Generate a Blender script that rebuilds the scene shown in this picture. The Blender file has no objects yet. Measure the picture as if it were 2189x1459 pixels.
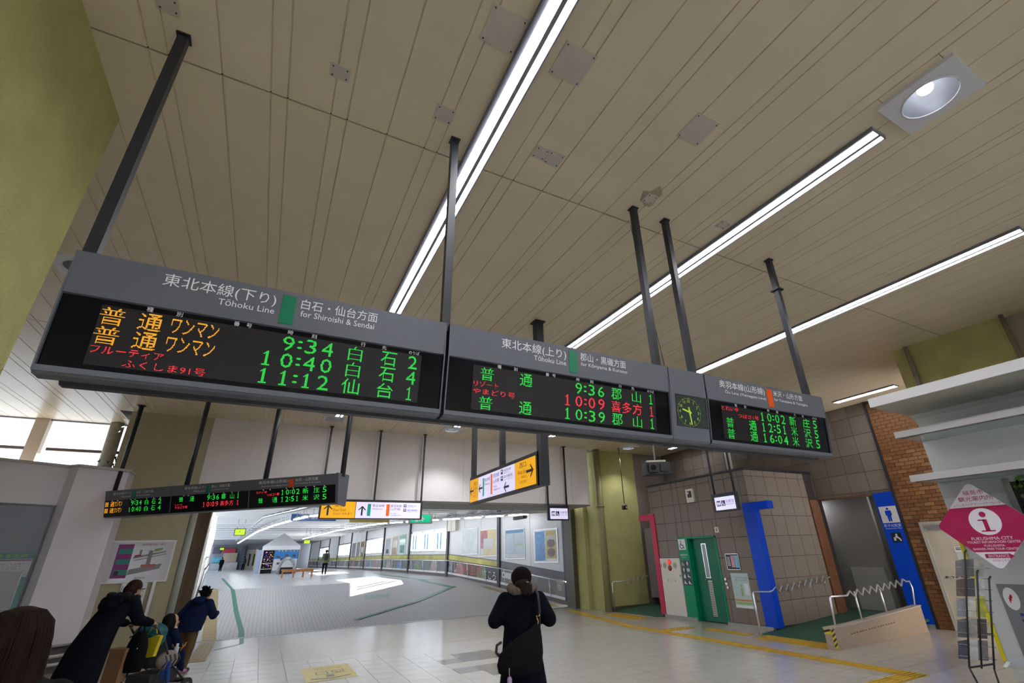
import bpy, math, random
import numpy as np
from mathutils import Vector, Matrix
random.seed(7)
SC = bpy.context.scene
COL = SC.collection

# ------------------------------------------------------------------ camera
cam_d = bpy.data.cameras.new('camera')
cam = bpy.data.objects.new('camera', cam_d); COL.objects.link(cam)
r_, p_, y_ = -3.24452687e-02, 4.18892531e-01, 5.02851599e-01
cr, sr, cp, sp, cy, sy = math.cos(r_), math.sin(r_), math.cos(p_), math.sin(p_), math.cos(y_), math.sin(y_)
MW = (np.array([[cr, -sr, 0], [sr, cr, 0], [0, 0, 1]]) @ np.array([[1, 0, 0], [0, cp, sp], [0, -sp, cp]])
      @ np.array([[1, 0, 0], [0, 0, -1], [0, 1, 0]]) @ np.array([[cy, -sy, 0], [sy, cy, 0], [0, 0, 1]]))
mw = Matrix.Identity(4)
for i in range(3):
    mw[i][0] = MW[0][i]; mw[i][1] = -MW[1][i]; mw[i][2] = -MW[2][i]
mw[0][3], mw[1][3], mw[2][3] = 0.0, 0.0, 1.7021
cam.matrix_world = mw
cam_d.sensor_width = 36.0
cam_d.lens = 990.22 / 2189.0 * 36.0
cam_d.shift_x = -43.65 / 2189.0
cam_d.shift_y = 13.35 / 2189.0
cam_d.clip_start = 0.05; cam_d.clip_end = 500
SC.camera = cam

# ------------------------------------------------------------------ sky, sun, exposure
W = bpy.data.worlds.new('sky'); SC.world = W; W.use_nodes = True
bg = W.node_tree.nodes['Background']
bg.inputs[0].default_value = (0.80, 0.90, 1.0, 1); bg.inputs[1].default_value = 3.3
sun_d = bpy.data.lights.new('sun', 'SUN'); sun_d.energy = 60; sun_d.angle = 0.009; sun_d.color = (1, .96, .9)
sun = bpy.data.objects.new('sun', sun_d); COL.objects.link(sun)
SUNDIR = Vector((-0.70, -0.62, -0.34)).normalized()
sun.rotation_euler = SUNDIR.to_track_quat('-Z', 'Y').to_euler(); sun.location = (40, 60, 30)
SC.view_settings.view_transform = 'Standard'; SC.view_settings.look = 'None'
SC.view_settings.gamma = 1; SC.view_settings.use_curve_mapping = False
SC.view_settings.exposure = 0.0
STRIP_E = 31.0      # emission of the ceiling light strips
try:
    SC.cycles.use_denoising = True
    SC.cycles.max_bounces = 8; SC.cycles.diffuse_bounces = 5; SC.cycles.glossy_bounces = 4
    SC.cycles.caustics_reflective = False; SC.cycles.caustics_refractive = False
    SC.cycles.sample_clamp_indirect = 6
except Exception: pass

# ------------------------------------------------------------------ helpers
H = 5.0
MATS = {}
def mat(name, col=(.5, .5, .5), rough=.5, metal=0., emit=0., ecol=None, var=0., vscale=6., bump=0., bscale=80., spec=.5, alpha=1., stretch=None, col2=None, trans=0., coat=0.):
    if name in MATS: return MATS[name]
    m = bpy.data.materials.new(name); m.use_nodes = True; MATS[name] = m
    nt = m.node_tree; b = nt.nodes['Principled BSDF']; L = nt.links.new
    b.inputs['Base Color'].default_value = (*col, 1); b.inputs['Roughness'].default_value = rough
    b.inputs['Metallic'].default_value = metal; b.inputs['Specular IOR Level'].default_value = spec
    b.inputs['Coat Weight'].default_value = coat; b.inputs['Coat Roughness'].default_value = .08
    if alpha < 1: b.inputs['Alpha'].default_value = alpha
    if trans > 0: b.inputs['Transmission Weight'].default_value = trans
    if emit > 0:
        b.inputs['Emission Color'].default_value = (*(ecol or col), 1); b.inputs['Emission Strength'].default_value = emit
    if var > 0 or bump > 0:
        tc = nt.nodes.new('ShaderNodeTexCoord'); src = tc.outputs['Object']
        if stretch:
            mp = nt.nodes.new('ShaderNodeMapping'); mp.inputs['Scale'].default_value = stretch; L(src, mp.inputs[0]); src = mp.outputs[0]
    if var > 0:
        n = nt.nodes.new('ShaderNodeTexNoise'); n.inputs['Scale'].default_value = vscale; n.inputs['Detail'].default_value = 4; L(src, n.inputs['Vector'])
        r = nt.nodes.new('ShaderNodeMapRange'); r.inputs[1].default_value = .3; r.inputs[2].default_value = .7; L(n.outputs['Fac'], r.inputs[0])
        mx = nt.nodes.new('ShaderNodeMix'); mx.data_type = 'RGBA'; L(r.outputs[0], mx.inputs['Factor'])
        c2 = col2 or tuple(c * (1 + var) for c in col); c1 = tuple(c * (1 - var) for c in col)
        mx.inputs['A'].default_value = (*c1, 1); mx.inputs['B'].default_value = (*c2, 1)
        L(mx.outputs['Result'], b.inputs['Base Color'])
    if bump > 0:
        n = nt.nodes.new('ShaderNodeTexNoise'); n.inputs['Scale'].default_value = bscale; n.inputs['Detail'].default_value = 3; L(src, n.inputs['Vector'])
        bp = nt.nodes.new('ShaderNodeBump'); bp.inputs['Strength'].default_value = bump; bp.inputs['Distance'].default_value = .02
        L(n.outputs['Fac'], bp.inputs['Height']); L(bp.outputs[0], b.inputs['Normal'])
    return m

class MB:
    def __init__(s): s.v = []; s.f = []; s.sm = []
    def add(s, vs, fs, smooth=False):
        o = len(s.v); s.v += [tuple(map(float, p)) for p in vs]
        s.f += [tuple(i + o for i in q) for q in fs]; s.sm += [smooth] * len(fs); return s
    def box(s, x0, y0, z0, x1, y1, z1):
        x0, x1 = min(x0, x1), max(x0, x1); y0, y1 = min(y0, y1), max(y0, y1); z0, z1 = min(z0, z1), max(z0, z1)
        return s.add([(x0,y0,z0),(x1,y0,z0),(x1,y1,z0),(x0,y1,z0),(x0,y0,z1),(x1,y0,z1),(x1,y1,z1),(x0,y1,z1)],
                     [(3,2,1,0),(4,5,6,7),(0,1,5,4),(1,2,6,5),(2,3,7,6),(3,0,4,7)])
    def prism(s, poly, vec):
        n = len(poly); vec = Vector(vec); P = [Vector(p) for p in poly]
        nrm = Vector((0,0,0))
        for i in range(n): nrm += P[i].cross(P[(i+1) % n])
        if nrm.dot(vec) > 0: P = P[::-1]
        vs = P + [p + vec for p in P]
        fs = [tuple(range(n)), tuple(range(2*n-1, n-1, -1))] + [(i, i+n, (i+1) % n + n, (i+1) % n) for i in range(n)]
        fs = [fs[0], fs[1]] + [tuple(reversed(q)) for q in fs[2:]]
        return s.add(vs, [tuple(q) for q in fs])
    def tube(s, path, r, n=8, closed=False):
        P = [Vector(p) for p in path]; k = len(P); rs = r if isinstance(r, (list, tuple)) else [r] * k
        vs = []; up = None
        for i, p in enumerate(P):
            a = P[i-1] if (i > 0 or closed) else p; b = P[(i+1) % k] if (i < k-1 or closed) else p
            t = (b - a).normalized()
            if up is None: up = Vector((0,0,1)) if abs(t.z) < .9 else Vector((1,0,0))
            u = (up - t * up.dot(t)).normalized(); w = t.cross(u); up = u
            for j in range(n):
                an = 2 * math.pi * j / n; vs.append(p + (u * math.cos(an) + w * math.sin(an)) * rs[i])
        fs = []
        for i in range(k if closed else k-1):
            for j in range(n):
                a = i*n + j; b = i*n + (j+1) % n; c = ((i+1) % k)*n + (j+1) % n; d = ((i+1) % k)*n + j
                fs.append((a, b, c, d))
        s.add(vs, fs, True)
        if not closed:
            o = len(s.v) - len(vs)
            s.f += [tuple(o + j for j in range(n-1, -1, -1)), tuple(o + (k-1)*n + j for j in range(n))]; s.sm += [False, False]
        return s
    def ball(s, c, r, n=12, m=8, rot=None):
        if not isinstance(r, (tuple, list)): r = (r, r, r)
        c = Vector(c); vs = [(0,0,1)]
        for i in range(1, m):
            t = math.pi * i / m
            for j in range(n):
                a = 2 * math.pi * j / n; vs.append((math.sin(t)*math.cos(a), math.sin(t)*math.sin(a), math.cos(t)))
        vs.append((0,0,-1)); out = []
        for q in vs:
            q = Vector((q[0]*r[0], q[1]*r[1], q[2]*r[2]))
            if rot is not None: q = rot @ q
            out.append(q + c)
        fs = [(0, 1+j, 1+(j+1) % n) for j in range(n)]
        for i in range(m-2):
            for j in range(n):
                fs.append((1+i*n+j, 1+(i+1)*n+j, 1+(i+1)*n+(j+1) % n, 1+i*n+(j+1) % n))
        L_ = len(vs) - 1
        fs += [(L_, 1+(m-2)*n+(j+1) % n, 1+(m-2)*n+j) for j in range(n)]
        return s.add(out, fs, True)
    def limb(s, a, b, ra, rb, n=12):
        a, b = Vector(a), Vector(b); s.tube([a, b], [ra, rb], n); s.ball(a, ra, n, 8); s.ball(b, rb, n, 8); return s
    def lathe(s, prof, c=(0,0,0), n=24, smooth=True):
        k = len(prof); vs = []
        for (r, z) in prof:
            for j in range(n):
                a = 2*math.pi*j/n; vs.append((c[0]+r*math.cos(a), c[1]+r*math.sin(a), c[2]+z))
        fs = [(i*n+j, i*n+(j+1) % n, (i+1)*n+(j+1) % n, (i+1)*n+j) for i in range(k-1) for j in range(n)]
        return s.add(vs, fs, smooth)
    def quad(s, *p): return s.add(list(p), [tuple(range(len(p)))])
    def mesh(s, name='m'):
        me = bpy.data.meshes.new(name); me.from_pydata(s.v, [], s.f)
        if any(s.sm): me.polygons.foreach_set('use_smooth', s.sm)
        me.update(); return me

def obj(name, mb, m, parent=None, label=None, cat=None, group=None, kind=None, loc=None, rot=None, rz=None):
    me = mb if isinstance(mb, bpy.types.Mesh) else mb.mesh(name)
    if m is not None and not me.materials: me.materials.append(m)
    o = bpy.data.objects.new(name, me); COL.objects.link(o)
    if parent: o.parent = parent
    if loc: o.location = loc
    if rz is not None: o.rotation_euler = (0, 0, rz)
    tag(o, label, cat, group, kind); return o
def tag(o, label=None, cat=None, group=None, kind=None):
    if label: o['label'] = label
    if cat: o['category'] = cat
    if group: o['group'] = group
    if kind: o['kind'] = kind
    return o
def root(name, loc, label, cat, group=None, rz=0):
    o = bpy.data.objects.new(name, None); COL.objects.link(o); o.location = loc; o.rotation_euler = (0, 0, rz)
    o.empty_display_size = .1
    tag(o, label, cat, group); return o
class Loc:
    """builds parts given in world coordinates under a root that sits elsewhere"""
    def __init__(s, r): s.r = r; s.off = Vector(r.location)
    def part(s, name, mb, m, parent=None, label=None, kind=None):
        off = s.off
        if isinstance(mb, MB): mb.v = [(a-off[0], b-off[1], c-off[2]) for a, b, c in mb.v]
        return obj(name, mb, m, parent or s.r, label, kind=kind)
def copy_tree(o, parent=None):
    c = o.copy(); COL.objects.link(c); c.parent = parent
    for ch in [q for q in o.children]: copy_tree(ch, c)
    return c

class PL:
    """a flat face: origin O, U to the viewer's right, V up, N toward the viewer"""
    def __init__(s, O, U, V): s.O = Vector(O); s.U = Vector(U); s.V = Vector(V); s.N = s.U.cross(s.V).normalized()
    def __call__(s, u, v, w=0): return s.O + s.U*u + s.V*v + s.N*w
    def rect(s, mb, u0, v0, u1, v1, w0=0, w1=.002):
        mb.prism([s(u0,v0,w0), s(u1,v0,w0), s(u1,v1,w0), s(u0,v1,w0)], s.N*(w1-w0)); return mb
    def poly(s, mb, pts, w0=0, w1=.002): mb.prism([s(a,b,w0) for a, b in pts], s.N*(w1-w0)); return mb
    def disc(s, mb, u, v, ru, rv=None, w0=0, w1=.002, n=28):
        rv = rv or ru; return s.poly(mb, [(u+ru*math.cos(2*math.pi*i/n), v+rv*math.sin(2*math.pi*i/n)) for i in range(n)], w0, w1)

_TX = {}
def glyphs(body):
    if body not in _TX:
        c = bpy.data.curves.new('t', 'FONT'); c.body = body; c.resolution_u = 2; o = bpy.data.objects.new('t', c)
        m = o.to_mesh(); n = len(m.vertices); v = np.empty(n*3); m.vertices.foreach_get('co', v); v = v.reshape(-1, 3)[:, :2].copy()
        f = [tuple(p.vertices) for p in m.polygons]; m.calc_loop_triangles(); t = np.array([tuple(q.vertices) for q in m.loop_triangles])
        o.to_mesh_clear(); bpy.data.objects.remove(o); bpy.data.curves.remove(c)
        lo, hi = v.min(0), v.max(0); asp = (hi-lo)[0] / max(1e-6, (hi-lo)[1]); v = (v-lo) / np.maximum(hi-lo, 1e-6)
        _TX[body] = (v, f, t, asp)
    return _TX[body]
def text(name, body, pl, u0, v0, u1, v1, m, L, parent=None, w=.003, label=None):
    v, f, t, asp = glyphs(body)
    mb = MB(); mb.add([pl(u0+(u1-u0)*a, v0+(v1-v0)*b, w) for a, b in v], f)
    return L.part(name, mb, m, parent, label)
def text_c(name, body, pl, uc, v0, h, m, L, parent=None, w=.003, stretch=1.):
    asp = glyphs(body)[3]*stretch; return text(name, body, pl, uc-h*asp/2, v0, uc+h*asp/2, v0+h, m, L, parent, w)
def led(name, body, pl, u0, v0, u1, v1, m, L, parent, pitch=.0043, w=.004, fill=.8):
    v, f, t, asp = glyphs(body)
    nu = max(4, int(round((u1-u0)/pitch))); nv = max(4, int(round((v1-v0)/pitch)))
    gx, gy = np.meshgrid((np.arange(nu)+.5)/nu, (np.arange(nv)+.5)/nv); hit = np.zeros(gx.shape, bool)
    for a, b, c in t:
        A, B, C = v[a], v[b], v[c]; d = (B[0]-A[0])*(C[1]-A[1])-(C[0]-A[0])*(B[1]-A[1])
        if abs(d) < 1e-12: continue
        s_ = ((gx-A[0])*(C[1]-A[1])-(C[0]-A[0])*(gy-A[1]))/d; r_ = ((B[0]-A[0])*(gy-A[1])-(gx-A[0])*(B[1]-A[1]))/d
        hit |= (s_ >= -1e-6) & (r_ >= -1e-6) & (s_+r_ <= 1+1e-6)
    du, dv = (u1-u0)/nu, (v1-v0)/nv; hu, hv = du*fill/2, dv*fill/2; mb = MB()
    vs = []; fs = []
    for j, i in zip(*np.nonzero(hit)):
        u = u0+(i+.5)*du; q = v0+(j+.5)*dv; k = len(vs)
        vs += [pl(u-hu, q-hv, w), pl(u+hu, q-hv, w), pl(u+hu, q+hv, w), pl(u-hu, q+hv, w)]; fs.append((k, k+1, k+2, k+3))
    mb.add(vs, fs); return L.part(name, mb, m, parent)

_ONE = [(.05,.80),(.62,1.),(.62,.09),(.95,.09),(.95,0),(.05,0),(.05,.09),(.36,.09),(.36,.80)]
def glyph_one():
    if '\x01' not in _TX:
        v = np.array([(.36,.09),(.36,.80),(.05,.74),(.05,.80),(.50,1.),(.66,1.),(.66,.09),(1.,.09),(1.,0),(.0,0),(.0,.09)]); f = [tuple(range(10,-1,-1))]
        t = np.array([(0,1,4),(1,2,3),(1,3,4),(0,4,5),(0,5,6),(10,9,8),(10,8,7)]); _TX['\x01'] = (v, f, t, .5)
    return _TX['\x01']
def led_time(body, pl, u0, v0, u1, v1, m, L, parent, **k):
    glyph_one(); w = u1-u0; cs = [.055,.335,.50,.665,.915]; body = body.rjust(5)
    for ch, c in zip(body, cs):
        if ch == ' ': continue
        if ch == ':':
            for h in (.24,.66): led('led_digit', '.', pl, u0+w*(c-.035), v0+(v1-v0)*h, u0+w*(c+.035), v0+(v1-v0)*(h+.15), m, L, parent, **k)
            continue
        hw = .055 if ch == '1' else .085
        led('led_digit', '\x01' if ch == '1' else ch, pl, u0+w*(c-hw), v0, u0+w*(c+hw), v1, m, L, parent, **k)

# ------------------------------------------------------------------ materials
M_ceil = mat('cream painted metal ceiling', (.79, .69, .515), .33, var=.05, vscale=1.5, spec=.45)
M_ceil_gap = mat('dark ceiling gap', (.05, .045, .035), .8)
M_green = mat('olive green stucco', (.49, .46, .19), .8, var=.08, vscale=3, bump=.8, bscale=75, spec=.2)
M_grey_green = mat('grey green render', (.43, .39, .26), .7, var=.05, bump=.3, bscale=160)
M_white = mat('white painted wall', (.80, .76, .75), .5, var=.02)
M_panel = mat('speckled pale grey panel', (.78, .75, .80), .45, var=.07, vscale=160)
M_dark = mat('charcoal painted steel', (.018, .020, .028), .42, spec=.5)
M_head = mat('slate grey board header', (.125, .135, .165), .42, metal=.1, spec=.5)
M_blk = mat('black acrylic', (.003, .003, .005), .12, spec=.28)
M_ledbg = mat('dark LED matrix', (.011, .008, .010), .4, spec=.3)
M_wtext = mat('white lettering', (.92, .92, .95), .4)
M_ledg = mat('green LED', (.02, .5, .05), .5, emit=1.0, ecol=(.01, .62, .05))
M_ledr = mat('red LED', (.5, .02, .03), .5, emit=1.0, ecol=(.95, .035, .05))
M_leda = mat('amber LED', (.6, .3, .02), .5, emit=1.0, ecol=(.95, .42, .02))
M_gbar = mat('line colour green', (.0, .21, .10), .22, spec=.6)
M_obar = mat('line colour orange', (.75, .10, .01), .3)
M_steel = mat('brushed stainless steel', (.55, .55, .56), .25, metal=1.)
M_chrome = mat('polished stainless steel', (.95, .95, .97), .28, metal=.85)
M_light = mat('lit light diffuser', (.9, .93, 1), .4, emit=STRIP_E, ecol=(.93, .955, 1))
M_tube = mat('lit corridor tube', (.9, .93, 1), .4, emit=15.0, ecol=(.93, .955, 1))
M_trimw = mat('white light housing', (.55, .55, .58), .4)
M_trimg = mat('grey lamp trim', (.24, .24, .29), .5)
M_blackrub = mat('black plastic', (.012, .012, .014), .5)
# ================================================================== the setting
def project(p):
    c = MW @ (np.array(p, float) - np.array([0, 0, 1.7021])); return 1138.15 + 990.22*c[0]/c[2], 742.85 + 990.22*c[1]/c[2], c[2]

# ---- ceiling: planks along y, in three rows with cross joints
ceil = obj('ceiling', MB().box(-8, -7, 5.20, 13.6, 15.3, 5.35), M_ceil_gap, label='cream metal plank ceiling with dark joints and long light strips', kind='structure')
edges = [.66]
x = .66
while x < 13.4:
    edges += [x + .115, x + .437, x + .757]; x += .757
left = [.338, .017, -.105, -.418]
x = -.534
while x > -7.8:
    left += [x, x - .318, x - .640]; x -= .757
edges = sorted(set(round(e, 3) for e in edges + left))
STRIPX = [(1.0, 1.21), (4.04, 4.25), (7.08, 7.29)]
rows = [(-2.44, 3.066), (3.074, 8.576), (8.584, 13.5)]
plank_cache = {}
HOLES = [(x-.21, y-.21, x+.21, y+.21) for x, y in ((4.145,.735),(4.145,12.42),(10.62,12.62),(-2.45,6.6))]
def plank(w, l):
    k = (round(w, 3), round(l, 3))
    if k not in plank_cache:
        g = .0032; c = .003; e = .0015
        m = MB().add([(g,e,.012),(w-g,e,.012),(w-g,l-e,.012),(g,l-e,.012),(g+c,e,0),(w-g-c,e,0),(w-g-c,l-e,0),(g+c,l-e,0), (0,0,.012),(w,0,.012),(w,l,.012),(0,l,.012)],
                     [(7,6,5,4),(0,4,5,1),(1,5,6,2),(2,6,7,3),(3,7,4,0),(8,11,3,0),(9,1,2,10),(8,0,1,9),(11,10,2,3)]).mesh('plank'); m.materials.append(M_ceil); plank_cache[k] = m
    return plank_cache[k]
for (y0, y1) in rows:
    for a, b in zip(edges[:-1], edges[1:]):
        yy = y1
        if y1 > 13 and b < -3.2: yy = 15.0
        cuts = [(c0, c1) for (d0, c0, d1, c1) in HOLES if d0 < b and d1 > a and c1 > y0 and c0 < yy]
        lo = y0
        for c0, c1 in sorted(cuts) + [(yy, None)]:
            if c0-lo > .05: obj('plank', plank(b-a, c0-lo-.004), M_ceil, ceil, loc=(a, lo+.002, 5.0))
            if c1 is not None:
                for (d0, e0, d1, e1) in HOLES:
                    if e0 == c0 and d0 < b and d1 > a:
                        if d0-a > .012: obj('plank', plank(d0-a, c1-c0), M_ceil, ceil, loc=(a, c0, 5.0))
                        if b-d1 > .012: obj('plank', plank(b-d1, c1-c0), M_ceil, ceil, loc=(d1, c0, 5.0))
            lo = c1
obj('ceiling_sheet', MB().box(-8, -7, 5.0, 13.4, -2.45, 5.02), M_ceil, ceil)

# ---- floor
M_grout = mat('floor grout', (.24, .22, .20), .6)
M_tile = mat('polished pale stone tile', (.46, .435, .405), .20, var=.05, vscale=5, spec=.5)
M_tile2 = mat('polished beige stone tile', (.43, .39, .345), .20, var=.06, vscale=4, spec=.5)
M_tdark = mat('polished dark brown tile', (.13, .11, .105), .16, var=.05)
M_ramp = mat('small non slip ramp tiles', (.40, .40, .40), .5, spec=.4)
def brick_bump(m, sx, sy, col, mortar, off=.0, msize=.03):
    nt = m.node_tree; b = nt.nodes['Principled BSDF']; L = nt.links.new
    tc = nt.nodes.new('ShaderNodeTexCoord'); br = nt.nodes.new('ShaderNodeTexBrick'); L(tc.outputs['Object'], br.inputs['Vector'])
    br.offset = off; br.inputs['Scale'].default_value = 1; br.inputs['Brick Width'].default_value = sx; br.inputs['Row Height'].default_value = sy
    br.inputs['Mortar Size'].default_value = msize; br.inputs['Color1'].default_value = (*col, 1); br.inputs['Color2'].default_value = (*[c*.94 for c in col], 1); br.inputs['Mortar'].default_value = (*mortar, 1)
    L(br.outputs['Color'], b.inputs['Base Color'])
    bp = nt.nodes.new('ShaderNodeBump'); bp.inputs['Strength'].default_value = .5; bp.inputs['Distance'].default_value = .004; bp.invert = True
    L(br.outputs['Fac'], bp.inputs['Height']); L(bp.outputs[0], b.inputs['Normal'])
brick_bump(M_ramp, .1, .1, (.55, .55, .56), (.36, .36, .37), msize=.008)
M_cfloor = mat('pale grey corridor tile', (.46, .47, .49), .25)
brick_bump(M_cfloor, .4, .4, (.62, .63, .65), (.46, .47, .49), msize=.006)
floor = obj('floor', MB().box(-8, -7, -.2, 13.4, 15.45, -.004), M_grout, label='polished square stone tile floor of the concourse', kind='structure')
PX, PY = .403, .410
dark_cells = {(3.51,9.62),(3.91,9.62),(3.11,9.21),(3.51,9.21),(3.91,9.21),(3.11,8.37),(3.51,8.37),(3.91,8.37),(3.51,7.96),(3.91,7.96)}
tmesh = {}
for nm, mm in (('a', M_tile), ('b', M_tile2), ('d', M_tdark)):
    g = .0025; m_ = MB().add([(g,g,-.004),(PX-g,g,-.004),(PX-g,PY-g,-.004),(g,PY-g,-.004),(g+.001,g+.001,0),(PX-g-.001,g+.001,0),(PX-g-.001,PY-g-.001,0),(g+.001,PY-g-.001,0)],
        [(4,5,6,7),(0,1,5,4),(1,2,6,5),(2,3,7,6),(3,0,4,7)]).mesh('tile'); m_.materials.append(mm); tmesh[nm] = m_
cand = []; rest = {'a': MB(), 'b': MB(), 'd': MB()}
for i in range(-28, 26):
    for j in range(-38, 18):
        x0, y0 = 3.10 + PX*i, 8.37 + PY*j
        if x0 + PX > 13.3 or x0 < -8 or y0 < -7 or y0 + PY > 15.47: continue
        k = 'a' if y0 < 11.2 else 'b'
        if x0 > 7.6 and y0 > 4: k = 'b'
        for (a, b) in dark_cells:
            if abs(x0 - a) < .15 and abs(y0 - b) < .15: k = 'd'
        u, v, d = project((x0 + PX/2, y0 + PY/2, 0))
        vis = d > .3 and -20 < u < 2210 and v < 1475
        cand.append((not vis, d if vis else 999, x0, y0, k))
cand.sort()
for n, (nv, d, x0, y0, k) in enumerate(cand):
    if n < 300 and not nv: obj('tile', tmesh[k], None, floor, loc=(x0, y0, 0))
    else:
        g = .0025; rest[k].add([(x0+g,y0+g,0),(x0+PX-g,y0+g,0),(x0+PX-g,y0+PY-g,0),(x0+g,y0+PY-g,0)], [(0,1,2,3)])
obj('tiles_beyond', rest['a'], M_tile, floor, kind='stuff'); obj('tiles_beyond', rest['b'], M_tile2, floor, kind='stuff')

# ---- ramp and corridor floors
def zf(y):
    P = [(-99, 0), (15.45, 0), (23.5, .8), (35, .95), (75, .98), (120, 1)]
    for (a, za), (b, zb) in zip(P[:-1], P[1:]):
        if y <= b: return za + (zb-za)*(y-a)/(b-a)
def zc(y):
    P = [(-99, 3.25), (15.4, 3.28), (20, 3.46), (24.7, 3.62), (31, 3.8), (40, 3.95), (120, 3.95)]
    for (a, za), (b, zb) in zip(P[:-1], P[1:]):
        if y <= b: return za + (zb-za)*(y-a)/(b-a)
WR = [(9.80, 15.75), (9.11, 20.16), (8.30, 24.7), (7.93, 30.9), (7.63, 37.0), (7.5, 43.5), (7.3, 50), (7.0, 56.5), (6.8, 63), (6.4, 69.5), (6.0, 78)]
WL = [(-1.40, 15.45), (-1.9, 22.3), (-2.05, 25.5), (-3.1, 40), (-4.6, 60), (-6.0, 78)]
rmp = obj('floor_ramp', MB().prism([(-3.2,15.45,0),(13.4,15.45,0),(13.4,23.5,.8),(-3.2,23.5,.8)], (0,0,-.15)), M_ramp, label='grey ramp of small non-slip tiles into the corridor', kind='structure')
mb = MB()
for a, b in ((23.5, 35), (35, 75), (75, 95)):
    mb.prism([(-10,a,zf(a)),(12,a,zf(a)),(12,b,zf(b)),(-10,b,zf(b))], (0,0,-.15))
cfl = obj('floor_corridor', mb, M_cfloor, label='pale tiled floor of the bright corridor', kind='structure')
obj('trim_1', MB().box(-1.6, 15.41, -.01, 9.9, 15.49, .006), M_steel, label='steel joint strip where the ramp meets the concourse floor', kind='structure')

# ---- pillars
M_pipeg = mat('olive painted pipe', (.27, .25, .11), .5)
obj('pillar_near', MB().box(-3.2, 2.27, 0, -1.6, 3.87, 5.0), M_green, label='olive stucco pillar at the left beside the big board', kind='structure')
obj('pillar_office', MB().box(9.9, 2.25, 3.92, 11.5, 3.85, 5.0), M_green, label='olive stucco pillar rising behind the white canopy', kind='structure')
obj('pillar_far', MB().box(9.85, 13.5, 0, 11.5, 15.4, 5.0), M_green, label='olive stucco pillar beside the toilets', kind='structure')
obj('pillar_map', MB().box(-3.2, 13.5, 0, -1.585, 15.0, 5.0), M_grey_green, label='grey green pillar carrying the station map', kind='structure')
obj('trim_2', MB().box(9.9, 13.47, 0, 11.5, 13.5, .12), mat('brown skirting', (.10, .075, .05), .5), label='brown skirting along the olive pillar', kind='structure')
# pipes on pillars
def pipe(path, r, m, label, cat='pipe', name='pipe', collars=()):
    t = root(name, path[0], label, cat); L = Loc(t)
    L.part('tube', MB().tube(path, r, 14), m)
    for c in collars: L.part('collar', MB().tube([(c[0],c[1],c[2]-.03),(c[0],c[1],c[2]+.03)], r*1.22, 14), m)
    return t
pipe([(9.75,13.36,0),(9.75,13.36,5.0)], .115, M_pipeg, 'thick olive downpipe at the corner of the far olive pillar', collars=((9.75,13.36,3.1),))
pipe([(9.86,3.62,3.85),(9.86,3.62,5.0)], .035, mat('grey olive pipe', (.24,.23,.17), .5), 'thin grey pipe down the olive pillar above the canopy', collars=((9.86,3.62,4.45),))
pipe([(9.86,2.24,3.85),(9.86,2.24,5.0)], .03, mat('rusty olive pipe', (.20,.16,.10), .6), 'thin rusty pipe at the right edge of the olive pillar')
pipe([(-1.515,13.53,0),(-1.515,13.53,3.2)], .07, mat('pale grey green pipe', (.36,.38,.34), .4), 'pale rounded corner pipe beside the station map pillar')
M_oldpipe = mat('weathered grey green duct', (.28,.28,.24), .6, var=.2, vscale=8)
t = root('duct', (-3.70, 14.85, 3.6), 'weathered round duct with torn wrapping beside the high window', 'duct'); L = Loc(t)
L.part('tube', MB().tube([(-3.70,14.85,3.6),(-3.72,14.85,5.0)], .14, 18), M_oldpipe)
mb = MB()
for k in range(26):
    a = random.uniform(-2.6, .6); z = 3.62 + random.random()**1.4*.55; r0 = .15
    c = Vector((-3.70+math.cos(a)*r0, 14.85+math.sin(a)*r0, z)); s = random.uniform(.03, .075)
    mb.prism([c, c+Vector((math.cos(a)*s*.7, math.sin(a)*s*.7, -s)), c+Vector((-math.sin(a)*s, math.cos(a)*s, -s*1.3)), c+Vector((-math.sin(a)*s, math.cos(a)*s, s*.4))], (math.cos(a)*.012, math.sin(a)*.012, 0))
L.part('torn_wrapping', mb, mat('torn grey wrapping', (.07,.07,.075), .8))

# ---- far white wall above the corridor mouth, with panel joints
wf = obj('wall_far', MB().box(-1.585, 13.5, 3.16, 9.45, 14.1, 5.0), mat('wall joint', (.30,.28,.27), .6), label='white panelled wall above the corridor entrance', kind='structure')
xs = [-1.585, -.30, 1.03, 2.32, 3.62, 4.92, 6.22, 7.52, 8.75, 9.45]
for a, b in zip(xs[:-1], xs[1:]):
    obj('panel', MB().box(a+.003, 13.488, 3.165, b-.003, 13.51, 5.0), M_white, wf)
obj('ledge', MB().box(-1.585, 13.47, 3.16, 9.45, 13.5, 3.185), M_white, wf)
obj('soffit', MB().box(-1.585, 13.51, 3.12, 9.45, 15.4, 3.16), mat('grey soffit', (.34,.335,.32), .6), wf)
obj('wall_mouth', MB().box(9.70, 14.35, 0, 9.9, 14.9, 3.2), M_green, label='narrow olive wall between corridor frame and pillar', kind='structure')
obj('trim_3', MB().box(9.53, 14.9, 0, 9.9, 15.42, 3.2), mat('dark bronze panel', (.085,.07,.045), .45), label='dark bronze shutter guide at the corridor mouth', kind='structure')
M_bronze = mat('brown metal cladding', (.13,.088,.062), .9, var=.15, vscale=2, spec=0.)
obj('trim_4', MB().prism([(-1.58,13.62,0),(-1.45,13.62,0),(-1.36,15.4,0),(-1.58,15.4,0)], (0,0,3.12)), M_bronze, label='brown metal clad jamb left of the corridor', kind='structure')

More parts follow.
